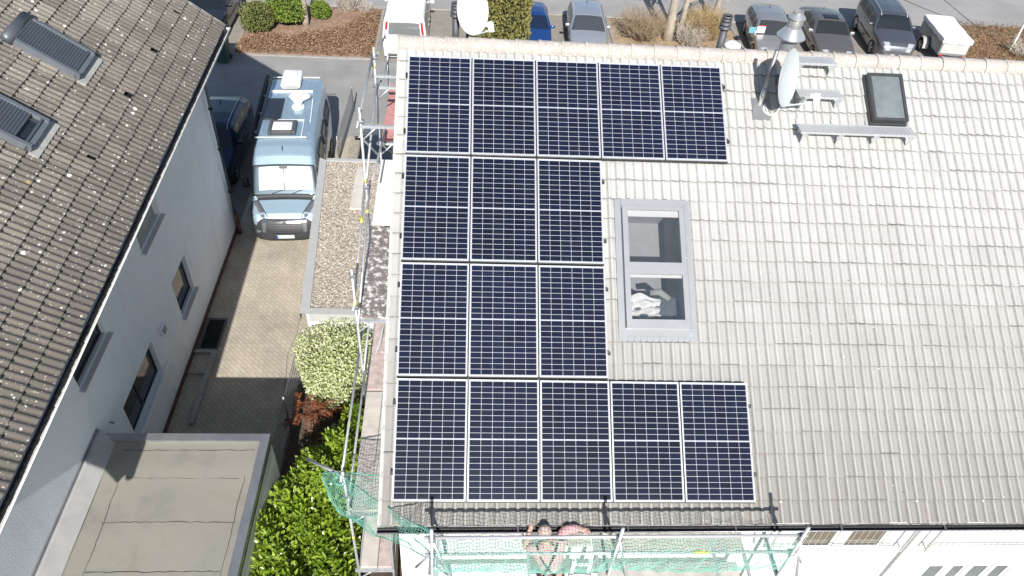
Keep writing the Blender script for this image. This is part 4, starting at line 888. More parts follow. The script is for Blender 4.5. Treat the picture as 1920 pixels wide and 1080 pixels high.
sharp(solo('chimney_pipe', cm, 'stainless', 'shiny stainless chimney pipe with conical collar behind the ridge', 'chimney', (6.78, 7.05, 3.0), True), 30)
def vent(x, y, z, label, s=1.0):
    t = thing('vent_pipe', label, 'vent pipe', (x, y, z - .7))
    build('pipe', MB().lathe([(.068 * s, -.7), (.068 * s, .10)], (x, y, z), 16), 'dark_grey', t, True, world=True)
    c = MB()
    for k, (r0, zz) in enumerate(((.11, .10), (.105, .17), (.095, .24))): c.lathe([(r0 * .8 * s, zz + .05), (r0 * s, zz), (r0 * .98 * s, zz + .015), (r0 * .78 * s, zz + .06)], (x, y, z), 18)
    c.lathe([(.085 * s, .28), (.09 * s, .33), (.075 * s, .335), (.07 * s, .30)], (x, y, z), 18)
    build('cowl', c, 'dark_grey', t, True, world=True)
vent(5.50, 6.95, 3.92, 'dark grey vent pipe with ringed cowl standing behind the ridge left of the big dish')
vent(.765, 6.95, 3.93, 'dark ringed vent pipe half hidden behind the white dish', .9)
solo('roof_vent', MB().lathe([(.16, 0), (.15, .05), (.08, .09), (.01, .10)], (5.74, 7.0, 3.66), 18), 'white_plastic', 'low white vent cap next to the dark vent pipe behind the ridge', 'vent cap', (5.74, 7.0, 3.6), True)

# ------------------------------------------------------------------ vehicles
class Shape:
    # body shell: top profile prof[(y, z)] from the nose (-y) to the tail, plan half width plan[(y, w)], tumblehome above the belt
    def __init__(s, prof, plan, belt, tum, H, rc=.10, sill=.22, crown=.03):
        s.py = np.array([p[0] for p in prof]); s.pz = np.array([p[1] for p in prof]); s.qy = np.array([p[0] for p in plan]); s.qw = np.array([p[1] for p in plan])
        s.belt, s.tum, s.H, s.rc, s.sill, s.crown = belt, tum, H, rc, sill, crown
    def zt(s, y): return float(np.interp(y, s.py, s.pz))
    def hw(s, y, z):
        w = float(np.interp(y, s.qy, s.qw)); k = max(0, (z - s.belt) / (s.H - s.belt)); l = max(0, (s.belt * .75 - z) / s.belt)
        return w * (1 - s.tum * k ** 1.15) * (1 - .05 * l)
    def section(s, y):
        z = s.zt(y); r = min(s.rc, (z - s.sill) * .45); w = s.hw(y, z); xt = w - r; pts = []
        for q in (0, .3, .6, .85, 1): pts.append((xt * q, z - s.crown * q * q))
        zr = z - s.crown
        for a in (22, 45, 68): pts.append((xt + r * math.sin(math.radians(a)), zr - r + r * math.cos(math.radians(a))))
        zs = zr - r
        for q in (0, .15, .3, .45, .6, .75, .9, 1):
            zz = zs + (s.sill - zs) * q; pts.append((s.hw(y, zz) if zz < z - r else w, zz))
        pts.append((s.hw(y, s.sill) * .8, s.sill - .04)); pts.append((0, s.sill - .04)); return pts
    def shell(s, ys):
        rings = []
        for y in ys:
            p = s.section(y); rings.append([(x, y, z) for x, z in p] + [(-x, y, z) for x, z in p[-2:0:-1]])
        return MB().loft(rings, True, True)
    def top(s, y, x):
        z = s.zt(y); xt = s.hw(y, z) - min(s.rc, (z - s.sill) * .45); return z - s.crown * min(1, abs(x) / max(xt, .01)) ** 2
    def slope(s, z0, z1, f0, f1, front=True, off=.008, n=8, xl=-1, xr=1):
        # patch on the rising nose/windscreen (front) or on the falling tail
        i = int(np.argmax(s.pz)); P = []
        for a in np.linspace(0, 1, n):
            z = z0 + (z1 - z0) * a
            if front: y = float(np.interp(z, s.pz[:i + 1], s.py[:i + 1]))
            else: y = float(np.interp(z, s.pz[i:][::-1], s.py[i:][::-1]))
            w = (s.hw(y, z) - s.rc * .55) * (f0 + (f1 - f0) * a)
            P.append([(w * q, y + (-off if front else off), s.top(y, w * q) + off * .9) for q in np.linspace(xl, xr, 9)])
        return MB().grid(P if front else P)
    def side(s, ya, yb, z0, gap, sgn, off=.006, n=10, z1=None, lean=0):
        P = []
        for q in np.linspace(0, 1, n):
            y = ya + (yb - ya) * q; zt_ = s.zt(y) - gap - s.crown; zt_ = min(zt_, z1) if z1 else zt_; zt_ = max(zt_, z0 + .005)
            P.append([(sgn * (s.hw(y, z0 + (zt_ - z0) * t) + off), y + lean * t, z0 + (zt_ - z0) * t) for t in np.linspace(0, 1, 4)])
        return MB().grid(P)
def wheel(t, x, y, r, sgn, w=.2):
    ar = MB(); ar.tf(Matrix()); rot = Matrix.Translation((x, y, r)) @ Matrix.Rotation(PI / 2, 4, 'Y')
    m_ = MB().lathe([(r + .055, -.02), (r + .055, .012 * 1)], (0, 0, 0), 24); m_.tf(Matrix.Translation((x - sgn * .0, y, r)) @ Matrix.Rotation(PI / 2 * sgn, 4, 'Y')); build('wheel_arch', m_, 'black', t, True)
    m_ = MB().lathe([(r * .62, -w / 2), (r * .93, -w / 2), (r, -w / 2 + .03), (r, w / 2 - .03), (r * .93, w / 2), (r * .64, w / 2), (r * .60, w / 2 - .03)], (0, 0, 0), 24); m_.tf(Matrix.Translation((x - sgn * (w / 2 - .025), y, r)) @ Matrix.Rotation(PI / 2 * sgn, 4, 'Y'))
    o = build('wheel', m_, 'tyre', t, True)
    m_ = MB()
    for k in range(5):
        a = 2 * PI * k / 5; m_.add([(r * .08 * math.cos(a + 1.2), r * .08 * math.sin(a + 1.2), .02), (r * .62 * math.cos(a + .22), r * .62 * math.sin(a + .22), .0), (r * .62 * math.cos(a - .22), r * .62 * math.sin(a - .22), .0), (r * .08 * math.cos(a - 1.2), r * .08 * math.sin(a - 1.2), .02)], [(0, 1, 2, 3)])
    m_.lathe([(r * .14, 0), (r * .1, .03)], (0, 0, 0), 12); m_.lathe([(r * .56, -.01), (r * .64, .012)], (0, 0, 0), 24, False)
    m_.tf(Matrix.Translation((x + sgn * .012, y, r)) @ Matrix.Rotation(PI / 2 * sgn, 4, 'Y')); build('rim', m_, 'rim', o, True)
def mirrors(t, sh, y, z, mat, size=1.0):
    for sg in (-1, 1):
        x = sh.hw(y, z) + .10 * size; o = build('mirror', MB().rbox(sg * x, y, z + .02, .20 * size, .09 * size, .14 * size, .035, 3), mat, t, True)
        build('mirror_arm', MB().tube([(sg * (x - .16 * size), y, z - .03), (sg * x, y, z - .01)], .02, 6), 'black', o)
def car(name, label, cat, x, y, rot, mat, kind, group=None, **kw):
    L, Wd, H = kw.get('L', 4.2), kw.get('W', 1.76), kw.get('H', 1.46); t = thing(name, label, cat, (x, y, ZG), (0, 0, math.radians(rot)), group)
    h = L / 2; w = Wd / 2
    if kind == 'hatch': pr = [(0, .5), (.01, .66), (.05, .76), (.14, .88), (.245, .97), (.26, .985), (.36, 1.27), (.415, 1.41), (.46, 1.445), (.60, 1.46), (.80, 1.42), (.90, 1.34), (.955, 1.02), (.975, .86), (.995, .70), (1, .5)]
    elif kind == 'sedan': pr = [(0, .48), (.01, .64), (.05, .74), (.16, .86), (.285, .95), (.30, .965), (.385, 1.24), (.435, 1.39), (.48, 1.43), (.60, 1.44), (.70, 1.40), (.85, 1.06), (.865, 1.03), (.96, 1.0), (.985, .90), (1, .5)]
    elif kind == 'suv': pr = [(0, .6), (.01, .85), (.05, .98), (.15, 1.08), (.26, 1.15), (.275, 1.17), (.36, 1.50), (.41, 1.63), (.46, 1.67), (.62, 1.69), (.86, 1.66), (.92, 1.58), (.965, 1.20), (.98, 1.05), (1, .6)]
    elif kind == 'van': pr = [(0, .55), (.01, .8), (.04, .92), (.13, 1.06), (.17, 1.10), (.27, 1.62), (.32, 1.82), (.37, 1.87), (.6, 1.90), (.93, 1.89), (.955, 1.85), (.972, 1.55), (.985, 1.15), (.992, .9), (1, .5)]
    S_ = H / max(p[1] for p in pr); pr = [((a - .5) * L, z * S_) for a, z in pr]
    plan = [(-h, w * .70), (-h * .93, w * .86), (-h * .80, w * .97), (-h * .5, w), (h * .5, w), (h * .82, w * .97), (h * .95, w * .90), (h, w * .78)]
    if kind == 'van': plan = [(-h, w * .72), (-h * .93, w * .88), (-h * .78, w * .98), (-h * .5, w), (h * .9, w), (h * .975, w * .97), (h, w * .93)]
    belt = kw.get('belt', .92 * S_ if kind != 'suv' else 1.10 * S_); belt = 1.0 if kind == 'van' else belt
    sh = Shape(pr, plan, belt, kw.get('tum', .24 if kind != 'van' else .14), H, .11 if kind != 'van' else .09)
    ys = sorted(set(list(np.linspace(-h, h, 46)) + [p[0] for p in pr])); b = sharp(build('body', sh.shell(ys), mat, t, True), 50)
    i = int(np.argmax(sh.pz)); wb, wt = belt * 1.06, H * .955
    if kind == 'van': wb, wt = 1.14, 1.80
    g = 'glass_car'
    build('windscreen', sh.slope(wb, wt, .99, .98), g, t, True)
    if kind != 'van': build('rear_window', sh.slope(belt * 1.1, H * .93, .86, .86, False), g, t, True)
    fr = {'hatch': ((.30, .50), (.515, .68), (.695, .86)), 'sedan': ((.33, .52), (.535, .69), (.70, .80)), 'suv': ((.315, .50), (.515, .70), (.715, .90)), 'van': ((.20, .36), (.38, .63), (.65, .93))}[kind]
    for sg in (-1, 1):
        for a, c in fr: build('side_window', sh.side((a - .5) * L, (c - .5) * L, belt + .03, .09, sg), g, t, True)
        build('headlight', sh.slope(sh.zt(-h * .99) * .90, sh.zt(-h * .90), .95, .95, True, .012, 4, .62 * sg if sg > 0 else -1, 1 if sg > 0 else -.62), 'lamp', t, True)
        for yy in (-.60, .60): wheel(t, sg * sh.hw(yy * h, .3), yy * h, kw.get('r', .31), sg)
        for yy in (.0, .22): build('door_handle', MB().box(sg * (sh.hw(yy * h, belt - .12) + .002), sg * (sh.hw(yy * h, belt - .12) + .018), yy * h, yy * h + .16, belt - .14, belt - .115), mat, t)
    mirrors(t, sh, -h * .30 if kind != 'van' else -h * .52, belt + .06, kw.get('mm', mat))
    build('bumper', MB().rbox(0, -h - .01, .42, Wd * .66, .08, .20, .03, 3), 'dark_grey', t, True); build('number_plate', MB().box(-.26, .26, -h - .058, -h - .05, .38, .49), 'plate', t)
    if kw.get('ant', True): build('antenna', MB().tube([(0, h * .50, sh.zt(h * .5) - .01), (0, h * .50 + .05, sh.zt(h * .5) + .13)], [.022, .006], 6), 'black', t)
    if kw.get('sunroof'): 
        P = [[(x_, y_, sh.top(y_, x_) + .006) for x_ in np.linspace(-.36, .36, 5)] for y_ in np.linspace(-h * .10, h * .10, 5)]; build('sunroof', MB().grid(P), g, t, True)
    if kw.get('rails'):
        for sg in (-1, 1): build('roof_rail', MB().tube([(sg * (sh.hw(y_, H) - .10), y_, sh.zt(y_) + (.035 if -.2 * h < y_ < .75 * h else -.01)) for y_ in np.linspace(-.22 * h, .78 * h, 12)], .016, 6), kw['rails'], t, True)
    # seats and steering wheel behind the glass
    for sg in (-1, 1): build('seat', MB().rbox(sg * .36, -.02 * L, belt - .02, .44, .16, .62, .06, 2), kw.get('seat', 'dark_grey'), t, True)
    build('dashboard', MB().rbox(0, (.27 - .5) * L + .34, belt - .10, Wd * .74, .42, .14, .05, 2), 'black', t, True)
    for sg in (-1, 1):
        ln = MB().box(sg * (sh.hw(0, belt - .3) + .001), sg * (sh.hw(0, belt - .3) + .012), -h * .38, h * .40, belt * .52, belt * .56); build('side_moulding', ln, 'dark_grey', t)
    return t, sh
def rear_lights(t, sh, h, z0, z1, wf, mat='red'):
    for sg in (-1, 1): build('tail_light', sh.slope(z0, z1, .98, .98, False, .012, 5, wf * sg if sg > 0 else -1, 1 if sg > 0 else -wf), mat, t, True)
car('parked_car', 'small silver car parked facing the house, just right of the cypresses and blue car', 'car', 6.58, 27.75, -3, 'p_silver', 'hatch', 'cars parked along the street', L=3.9, W=1.70, H=1.45)
car('parked_car', 'blue car half hidden behind the cypresses', 'car', 3.98, 27.6, 0, 'p_blue', 'sedan', 'cars parked along the street', L=4.4, W=1.74, H=1.42)
car('parked_car', 'warm silver hatchback parked behind the stainless chimney pipe', 'car', 15.32, 28.05, -7, 'p_warm', 'hatch', 'cars parked along the street', L=4.15, W=1.76, H=1.47)
car('parked_car', 'taupe grey saloon with a dark sunroof, between the silver hatchback and the off-roader', 'car', 18.2, 28.35, -5, 'p_grey', 'sedan', 'cars parked along the street', L=4.6, W=1.80, H=1.44, sunroof=True, seat='felt_pale', mm='p_silver')
car('parked_car', 'tall slate grey off-roader with roof rails beside the white trailer', 'car', 21.35, 28.9, -7, 'p_suv', 'suv', 'cars parked along the street', L=4.6, W=1.86, H=1.68, rails='steel', r=.36)
car('parked_car', 'black car at the top left, standing half behind the dark tiled roof', 'car', -10.35, 28.1, 0, 'p_dark', 'suv', 'cars parked along the street', L=4.5, W=1.82, H=1.6, r=.34)
car('parked_car', 'dark blue estate car in the shade between the white house and the camper van', 'car', -7.55, 17.3, 0, 'p_navy', 'hatch', None, L=4.4, W=1.76, H=1.56, rails='steel')
car('parked_car', 'black car parked behind the gravel roof, under the scaffold', 'car', -1.75, 16.6, 180, 'p_dark', 'hatch', None, L=4.3, W=1.74, H=1.45)
t, sh = car('parked_van', 'white van with black rear window and tall red lamps, tail towards the house', 'van', -1.58, 27.55, 180, 'p_white', 'van', 'cars parked along the street', L=5.0, W=1.90, H=1.90, ant=False)
build('rear_window', sh.slope(1.16, 1.66, .80, .80, False, .01), 'glass_car', t, True); rear_lights(t, sh, 2.5, 1.0, 1.7, .87)
build('brake_lamp', sh.slope(1.80, 1.815, .22, .22, False, .012, 3), 'red', t); build('rear_bumper', MB().rbox(0, 2.52, .46, 1.72, .10, .22, .04, 3), 'p_white', t, True); build('bumper_step', MB().rbox(0, 2.53, .30, 1.6, .08, .12, .03, 2), 'dark_grey', t, True)
build('wiper', MB().tube([(.0, 2.46, 1.14), (.32, 2.455, 1.2)], .012, 6), 'black', t); build('rear_plate', MB().box(-.26, .26, 2.565, 2.575, .62, .73), 'plate', t)

# white box trailer
tr = thing('trailer', 'small box trailer with a taut white tarpaulin cover beside the off-roader', 'trailer', (23.95, 28.05, ZG), (0, 0, math.radians(-6)))
build('box', MB().box(-.66, .66, -1.32, 1.32, .48, 1.16, .02), 'zinc', tr, False)
P_ = [[(x, y, 1.30 + .02 * math.sin(5 * x + 3 * y) * math.sin(2.3 * y) - .02 * (abs(x) / .7) ** 2) for x in np.linspace(-.69, .69, 9)] for y in np.linspace(-1.36, 1.36, 14)]
tp = MB().grid(P_)
for q in ([p[0] for p in P_], [p[-1] for p in P_], P_[0], P_[-1]): tp.grid([q, [(p[0], p[1], 1.08 + .02 * math.sin(9 * (p[0] + p[1]))) for p in q]])
build('tarpaulin', tp, 'white_plastic', tr, True)
for sg in (-1, 1):
    wheel(tr, sg * .90, .1, .30, sg, .18); md = MB(); md.loft([[(sg * .72, .1 + .42 * math.cos(a), .30 + .42 * math.sin(a)) for a in np.linspace(0, PI, 10)], [(sg * .97, .1 + .42 * math.cos(a), .30 + .42 * math.sin(a)) for a in np.linspace(0, PI, 10)]], False); build('mudguard', md, 'felt_pale', tr, True)
    build('tail_lamp', MB().box(sg * .52 - .06, sg * .52 + .06, -1.36, -1.325, .42, .52), 'red', tr)
build('tailboard', MB().box(-.60, .60, -1.345, -1.32, .60, 1.04), 'edge', tr)
for sg in (-1, 1): build('latch', MB().box(sg * .46 - .04, sg * .46 + .04, -1.37, -1.345, .86, 1.02), 'white_plastic', tr)
build('drawbar', MB().tube([(0, 1.3, .5), (0, 2.3, .46)], .04, 8), 'steel', tr); build('underframe', MB().box(-.5, .5, -1.36, -1.2, .30, .42), 'dark_grey', tr)
build('axle', MB().tube([(-.9, .1, .3), (.9, .1, .3)], .03, 6), 'black', tr)

# ------------------------------------------------------------------ the camper van
cv = thing('camper_van', 'ice blue high roof camper van with roof gear and silver windscreen blinds, on the driveway', 'camper van', (-4.60, 15.53, ZG), (0, 0, math.radians(3.6)))
VL = 3.02
vp = [(-VL, .42), (-VL + .0, .55), (-VL + .05, .74), (-VL + .19, .98), (-VL + .30, 1.08), (-VL + .62, 1.22), (-VL + .78, 1.30), (-VL + .84, 1.36), (-VL + 1.02, 1.66), (-VL + 1.22, 1.98), (-VL + 1.32, 2.13), (-VL + 1.55, 2.32), (-VL + 1.85, 2.46), (-VL + 2.15, 2.52), (-VL + 2.4, 2.54), (VL - .12, 2.54), (VL - .05, 2.50), (VL - .01, 2.2), (VL, .5)]
vq = [(-VL, .62), (-VL + .06, .80), (-VL + .18, .92), (-VL + .45, 1.0), (-VL + .9, 1.02), (VL - .2, 1.02), (VL, .98)]
vs = Shape(vp, vq, 1.35, .125, 2.54, .15, .30, .035)
ys = sorted(set(list(np.linspace(-VL, VL, 60)) + [p[0] for p in vp] + list(np.linspace(-VL, -VL + .5, 14))))
sharp(build('body', vs.shell(ys), 'p_van', cv, True), 60)
build('windscreen', vs.slope(1.37, 2.11, 1.02, 1.04, True, .012, 10), 'glass_car', cv, True)
for a, b in ((-.83, -.02), (.03, .93)):
    build('sun_blind', vs.slope(1.50, 2.085, .98, 1.0, True, .018, 8, a, b), 'screen', cv, True)
wr = vs.slope(1.37, 2.13, 1.03, 1.05, True, .016, 10); bd = [wr.v[i] for i in range(9)] + [wr.v[9 * k + 8] for k in range(1, 10)] + [wr.v[81 + i] for i in range(7, -1, -1)] + [wr.v[9 * k] for k in range(8, -1, -1)]; build('windscreen_rim', MB().tube(bd, .024, 6), 'black', cv, True)
build('mirror_base', vs.slope(2.02, 2.09, .14, .16, True, .022, 3), 'black', cv, True); build('screen_bar', vs.slope(1.5, 2.04, .02, .02, True, .022, 4), 'dark_grey', cv, True)
build('wiper_cowl', vs.slope(1.27, 1.372, .86, .95, True, .010, 4), 'black', cv, True)
for a, b in ((-.55, .05), (.08, .62)): build('wiper', MB().tube([(a, -VL + .80, 1.36), (b, -VL + .93, 1.52)], .014, 6), 'black', cv)
for sg in (-1, 1):
    lo, hi = (.56, 1.03) if sg > 0 else (-1.03, -.56)
    P_ = []
    for q in np.linspace(0, 1, 8):
        y = -VL + .21 + .50 * q; xin = .50 + .30 * q; P_.append([(sg * (xin + (vs.hw(y, 1.0) + .004 - xin) * k), y, min(vs.top(y, .3), vs.zt(y) - .035 - .10 * k ** 3) + .016 - .05 * k ** 6) for k in np.linspace(0, 1, 6)])
    hl = build('headlight', MB().grid(P_), 'headlamp_dark', cv, True)
    build('headlight_trim', MB().tube([(p[0][0], p[0][1], p[0][2] + .004) for p in P_] + [tuple(P_[-1][3])] + [(p[4][0], p[4][1], p[4][2] + .004) for p in P_[::-1]], .014, 6), 'black', hl, True)
    build('light_strip', MB().tube([(p[1][0], p[1][1], p[1][2] + .006) for p in P_[1:]], .012, 6), 'chrome', hl, True)
    wheel(cv, sg * vs.hw(-1.95, .35), -1.95, .35, sg, .24); wheel(cv, sg * vs.hw(1.95, .35), 1.95, .35, sg, .24)
    build('side_window', vs.side(-VL + .95, -VL + 1.95, 1.40, .06, sg, .008, 10, 2.02), 'glass_car', cv, True)
    for a, b, z0, z1 in ((-.85, .05, 1.55, 2.02), (.35, 1.15, 1.55, 2.0), (1.45, 2.45, 1.55, 2.0)):
        o = build('side_window', vs.side(a, b, z0, .1, sg, .030, 4, z1), 'glass_car', cv, False)
        build('window_rim', MB().tube([(sg * (vs.hw(a, z0) + .02), a, z0), (sg * (vs.hw(a, z1) + .02), a, z1), (sg * (vs.hw(b, z1) + .02), b, z1), (sg * (vs.hw(b, z0) + .02), b, z0), (sg * (vs.hw(a, z0) + .02), a, z0)], .022, 6), 'black', o)
    build('side_cladding', MB().box(sg * 1.005, sg * 1.035, -1.4, 1.4, .42, .62, .01), 'black', cv)
    ar = build('mirror', MB().rbox(sg * 1.22, -VL + 1.32, 1.50, .20, .14, .36, .05, 3), 'black', cv, True); build('mirror_arm', MB().tube([(sg * .98, -VL + 1.22, 1.42), (sg * 1.2, -VL + 1.32, 1.42)], .035, 8), 'black', ar)
    build('fog_pod', MB().rbox(sg * .74, -VL + .07, .58, .26, .16, .14, .05, 3), 'dark_grey', cv, True)
bp = MB(); rings = []
for z, o in ((.24, -.03), (.30, .03), (.46, .055), (.58, .045), (.70, .0), (.82, -.07), (.93, -.15), (.97, -.20)):
    rings.append([(x, y - o * k, z + (.10 * (1 - k) if z > .6 else 0)) for x, y, k in [(-1.035, -VL + .95, 0), (-1.035, -VL + .5, .15), (-.98, -VL + .24, .6), (-.80, -VL + .05, 1), (-.5, -VL - .03, 1), (0, -VL - .05, 1), (.5, -VL - .03, 1), (.80, -VL + .05, 1), (.98, -VL + .24, .6), (1.035, -VL + .5, .15), (1.035, -VL + .95, 0)]])
bp.loft(rings, False); build('bumper', bp, 'bumper', cv, True)
def nose(z, x): return -VL - .068 + .15 * abs(x) ** 2.6 - float(np.interp(z, [.30, .46, .58, .70, .82, .93, .97], [.03, .055, .045, 0, -.07, -.15, -.20]))
def nosepatch(name, z0, z1, x0, x1, mat, off=.0, n=5):
    return build(name, MB().grid([[(x, nose(z, x) - off, z + off * .7) for x in np.linspace(x0, x1, 13)] for z in np.linspace(z0, z1, n)]), mat, cv, True)
nosepatch('grille', .60, .93, -.56, .56, 'black', .006)
for z in (.66, .72, .78, .84): nosepatch('grille_bar', z, z + .018, -.52, .52, 'dark_zinc', .016, 2)
nosepatch('grille_frame', .875, .955, -.66, .66, 'chrome', .022, 4); nosepatch('chrome_strip', .585, .61, -.5, .5, 'chrome', .02, 2)
for sg in (-1, 1): nosepatch('side_strut', .62, .90, *((.56, .66) if sg > 0 else (-.66, -.56)), 'dark_grey', .012, 4)
# double chevron emblem on the nose
for zz in (.89, .94):
    e = MB(); e.add([(-.085, nose(zz, 0) - .04, zz - .035), (0, nose(zz, 0) - .045, zz + .022), (.085, nose(zz, 0) - .04, zz - .035), (.085, nose(zz, 0) - .022, zz - .003), (0, nose(zz, 0) - .02, zz + .058), (-.085, nose(zz, 0) - .022, zz - .003)], [(0, 1, 4, 5), (1, 2, 3, 4)]); build('emblem', e, 'chrome', cv)
np_ = build('number_plate', MB().box(-.26, .26, -VL - .115, -VL - .105, .42, .53), 'plate', cv); build('plate_band', MB().box(-.26, -.215, -VL - .118, -VL - .1155, .422, .528), 'plate_blue', np_)
zr = 2.545
ac = build('air_conditioner', MB().rbox(-.12, 2.62, zr + .13, .66, 1.05, .24, .10, 4), 'white_plastic', cv, True); build('air_grille', MB().box(-.38, .14, 2.06, 2.10, zr + .06, zr + .18, .01), 'felt_pale', ac)
build('solar_module', MB().box(-.80, -.24, .22, 1.50, zr + .005, zr + .045, .006), 'p_dark', cv)
md = MB()
for k in range(9): md.box(-.775 + .062 * k, -.772 + .062 * k, .24, 1.48, zr + .045, zr + .047)
build('module_lines', md, 'dark_grey', cv)
db = MB(); db.lathe([(.21, 0), (.20, .06), (.15, .075)], (.24, .98, zr), 20); o = build('dish_base', db, 'white_plastic', cv, True)
dp_ = [(-.10, 1.44), (.02, 1.62), (.22, 1.70), (.42, 1.66), (.58, 1.48), (.60, 1.38), (.42, 1.20), (.36, 1.02), (.36, .86), (.12, .86), (.12, 1.02), (.04, 1.20)]
db = MB(); n_ = len(dp_); db.add([(x, y, zr + .11 + .02 * y) for x, y in dp_] + [(x, y, zr + .145 + .02 * y) for x, y in dp_], [tuple(range(n_))[::-1], tuple(range(n_, 2 * n_))] + [(i, (i + 1) % n_, n_ + (i + 1) % n_, n_ + i) for i in range(n_)]); build('folded_dish', db, 'white_plastic', o)
sk = MB()
for a in ((-.52, -.42, -.70, .02), (.20, .32, -.70, .02), (-.42, .20, -.70, -.58), (-.42, .20, -.08, .02)): sk.box(a[0], a[1], a[2], a[3], zr, zr + .13, .02)
sk = build('skylight', sk, 'dark_grey', cv, True); build('skylight_dome', MB().rbox(-.11, -.33, zr + .09, .60, .48, .07, .03, 3), 'white_plastic', sk, True)
build('awning', MB().rbox(-1.03, 1.2, 2.42, .15, 4.2, .17, .05, 3), 'dark_zinc', cv, True)
for y in (-.5, .6, 1.7, 2.8): build('awning_bracket', MB().box(-.95, -.86, y, y + .07, 2.50, 2.545), 'steel_dull', cv)
for p in ([(-.30, .20, zr), (.50, .20, zr), (.50, -.80, zr)], [(.66, 1.5, zr), (.70, .10, zr)], [(-.75, 1.98, zr), (.62, 1.98, zr)], [(-.75, 2.06, zr), (.60, 2.06, zr)], [(-.8, 2.98, zr), (.76, 2.98, zr)], [(-.9, -.83, zr), (.66, -.83, zr)]):
    build('cable_duct', MB().tube([Vector(q) + Vector((0, 0, .01)) for q in p], .018, 6), 'white_plastic', cv)
rb = MB()
for x in np.linspace(-.7, .7, 8): rb.box(x - .012, x + .012, -.5, 2.9, zr - .03, zr - .003 - .035 * (x / .8) ** 2 + .008)
build('roof_ribs', rb, 'p_van', cv)
build('antenna', MB().tube([(-.03, -1.35, 2.40), (-.03, -1.30, 2.55)], .010, 6), 'black', cv)

# ------------------------------------------------------------------ vegetation
def leaves(P, D, Nrm, ln, wd, fold=.25):
    # P base points, D leaf axis, Nrm leaf normal (all n x 3), ln, wd lengths; two folded quads per leaf
    P, D, Nrm = (np.asarray(a, float) for a in (P, D, Nrm)); n = len(P)
    D = D / (np.linalg.norm(D, axis=1, keepdims=True) + 1e-9); Sd = np.cross(D, Nrm); Sd /= (np.linalg.norm(Sd, axis=1, keepdims=True) + 1e-9); Up = np.cross(Sd, D)
    ln = np.broadcast_to(ln, n)[:, None]; wd = np.broadcast_to(wd, n)[:, None]
    c = [P, P + D * ln * .38 + Sd * wd / 2 + Up * wd * fold, P + D * ln * .78 + Sd * wd * .36 + Up * wd * fold * .6, P + D * ln - Up * wd * .2, P + D * ln * .78 - Sd * wd * .36 + Up * wd * fold * .6, P + D * ln * .38 - Sd * wd / 2 + Up * wd * fold, P + D * ln * .5]
    V = np.stack(c, 1).reshape(-1, 3); o = np.arange(n)[:, None] * 7
    F = np.concatenate([o + np.array([[0, 1, 2, 6]]), o + np.array([[6, 2, 3, 3]]), o + np.array([[0, 6, 4, 5]]), o + np.array([[6, 3, 4, 4]])], 0)
    fs = [tuple(f) if f[2] != f[3] else tuple(f[:3]) for f in F.tolist()]
    mb = MB(); mb.v = [tuple(v) for v in V.tolist()]; mb.f = fs; return mb
def blob(rg, n, c, r, bumps=6, shell=.35, low=-.9, p=2):
    # points spread through the outer layer of a lumpy crown, and their outward directions
    d = rg.normal(size=(n * 2, 3)); d /= np.linalg.norm(d, axis=1, keepdims=True); d = d[d[:, 2] > low][:n]; q_ = (np.abs(d) ** p).sum(1) ** (-1 / p)
    ax = rg.normal(size=(bumps, 3)); ax /= np.linalg.norm(ax, axis=1, keepdims=True); k = np.max(np.clip(d @ ax.T, 0, 1) ** 6, 1)
    rad = q_ * (.78 + .30 * k) * (1 - shell * rg.random(len(d)) ** 2.0)
    return np.array(c) + d * rad[:, None] * np.array(r), d
def crown(rg, n, c, r, ln, wd, up=.5, jit=.7, **kw):
    P, d = blob(rg, n, c, r, **kw); m = len(P)
    nrm = d + rg.normal(size=(m, 3)) * jit + np.array([0, 0, up]); ax = rg.normal(size=(m, 3)) + d * .6
    return leaves(P, ax, nrm, ln * (.7 + .6 * rg.random(m)), wd * (.7 + .6 * rg.random(m)))
def stems(c, h, n, spread, rg, r=.012):
    mb = MB()
    for _ in range(n):
        a = rg.random() * 2 * PI; q = spread * rg.random() ** .6; p0 = Vector(c) + Vector((.05 * math.cos(a), .05 * math.sin(a), 0)); p2 = Vector(c) + Vector((q * math.cos(a), q * math.sin(a), h * (.6 + .5 * rg.random())))
        pm = (p0 + p2) / 2 + Vector((rg.normal() * .06, rg.normal() * .06, .05)); mb.tube([p0, pm, p2], [r, r * .7, r * .3], 4, False)
    return mb
def bush(name, label, cat, c, r, n, ln, wd, mat, seed, group=None, low=-.5):
    rg = np.random.default_rng(seed); t = thing(name, label, cat, (c[0], c[1], ZG), group=group); cc = (c[0], c[1], c[2])
    build('foliage', crown(rg, n, cc, r, ln, wd, low=low), mat, t, False, world=True)
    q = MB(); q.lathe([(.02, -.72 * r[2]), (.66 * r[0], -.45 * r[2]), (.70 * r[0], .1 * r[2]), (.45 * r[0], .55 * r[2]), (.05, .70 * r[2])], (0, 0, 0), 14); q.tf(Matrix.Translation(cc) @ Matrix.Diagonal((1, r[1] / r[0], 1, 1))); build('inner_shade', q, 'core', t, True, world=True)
    build('stem', stems((c[0], c[1], ZG), c[2] - ZG + .3 * r[2], 9, r[0] * .6, rg), 'twig', t, False, world=True); return t
bush('shrub', 'olive green rounded shrub, leftmost in the brown bed', 'shrub', (-8.15, 27.35, -5.35), (.80, .85, .85), 2600, .11, .05, 'shrub_olive', 31)
bush('shrub', 'bright green dense shrub left of the thin tree', 'shrub', (-7.05, 28.35, -5.25), (.95, 1.15, .95), 3600, .11, .055, 'shrub', 32)
bush('shrub', 'small bright green shrub right of the thin tree', 'shrub', (-5.72, 29.0, -5.65), (.52, .55, .48), 1400, .10, .05, 'shrub', 33)
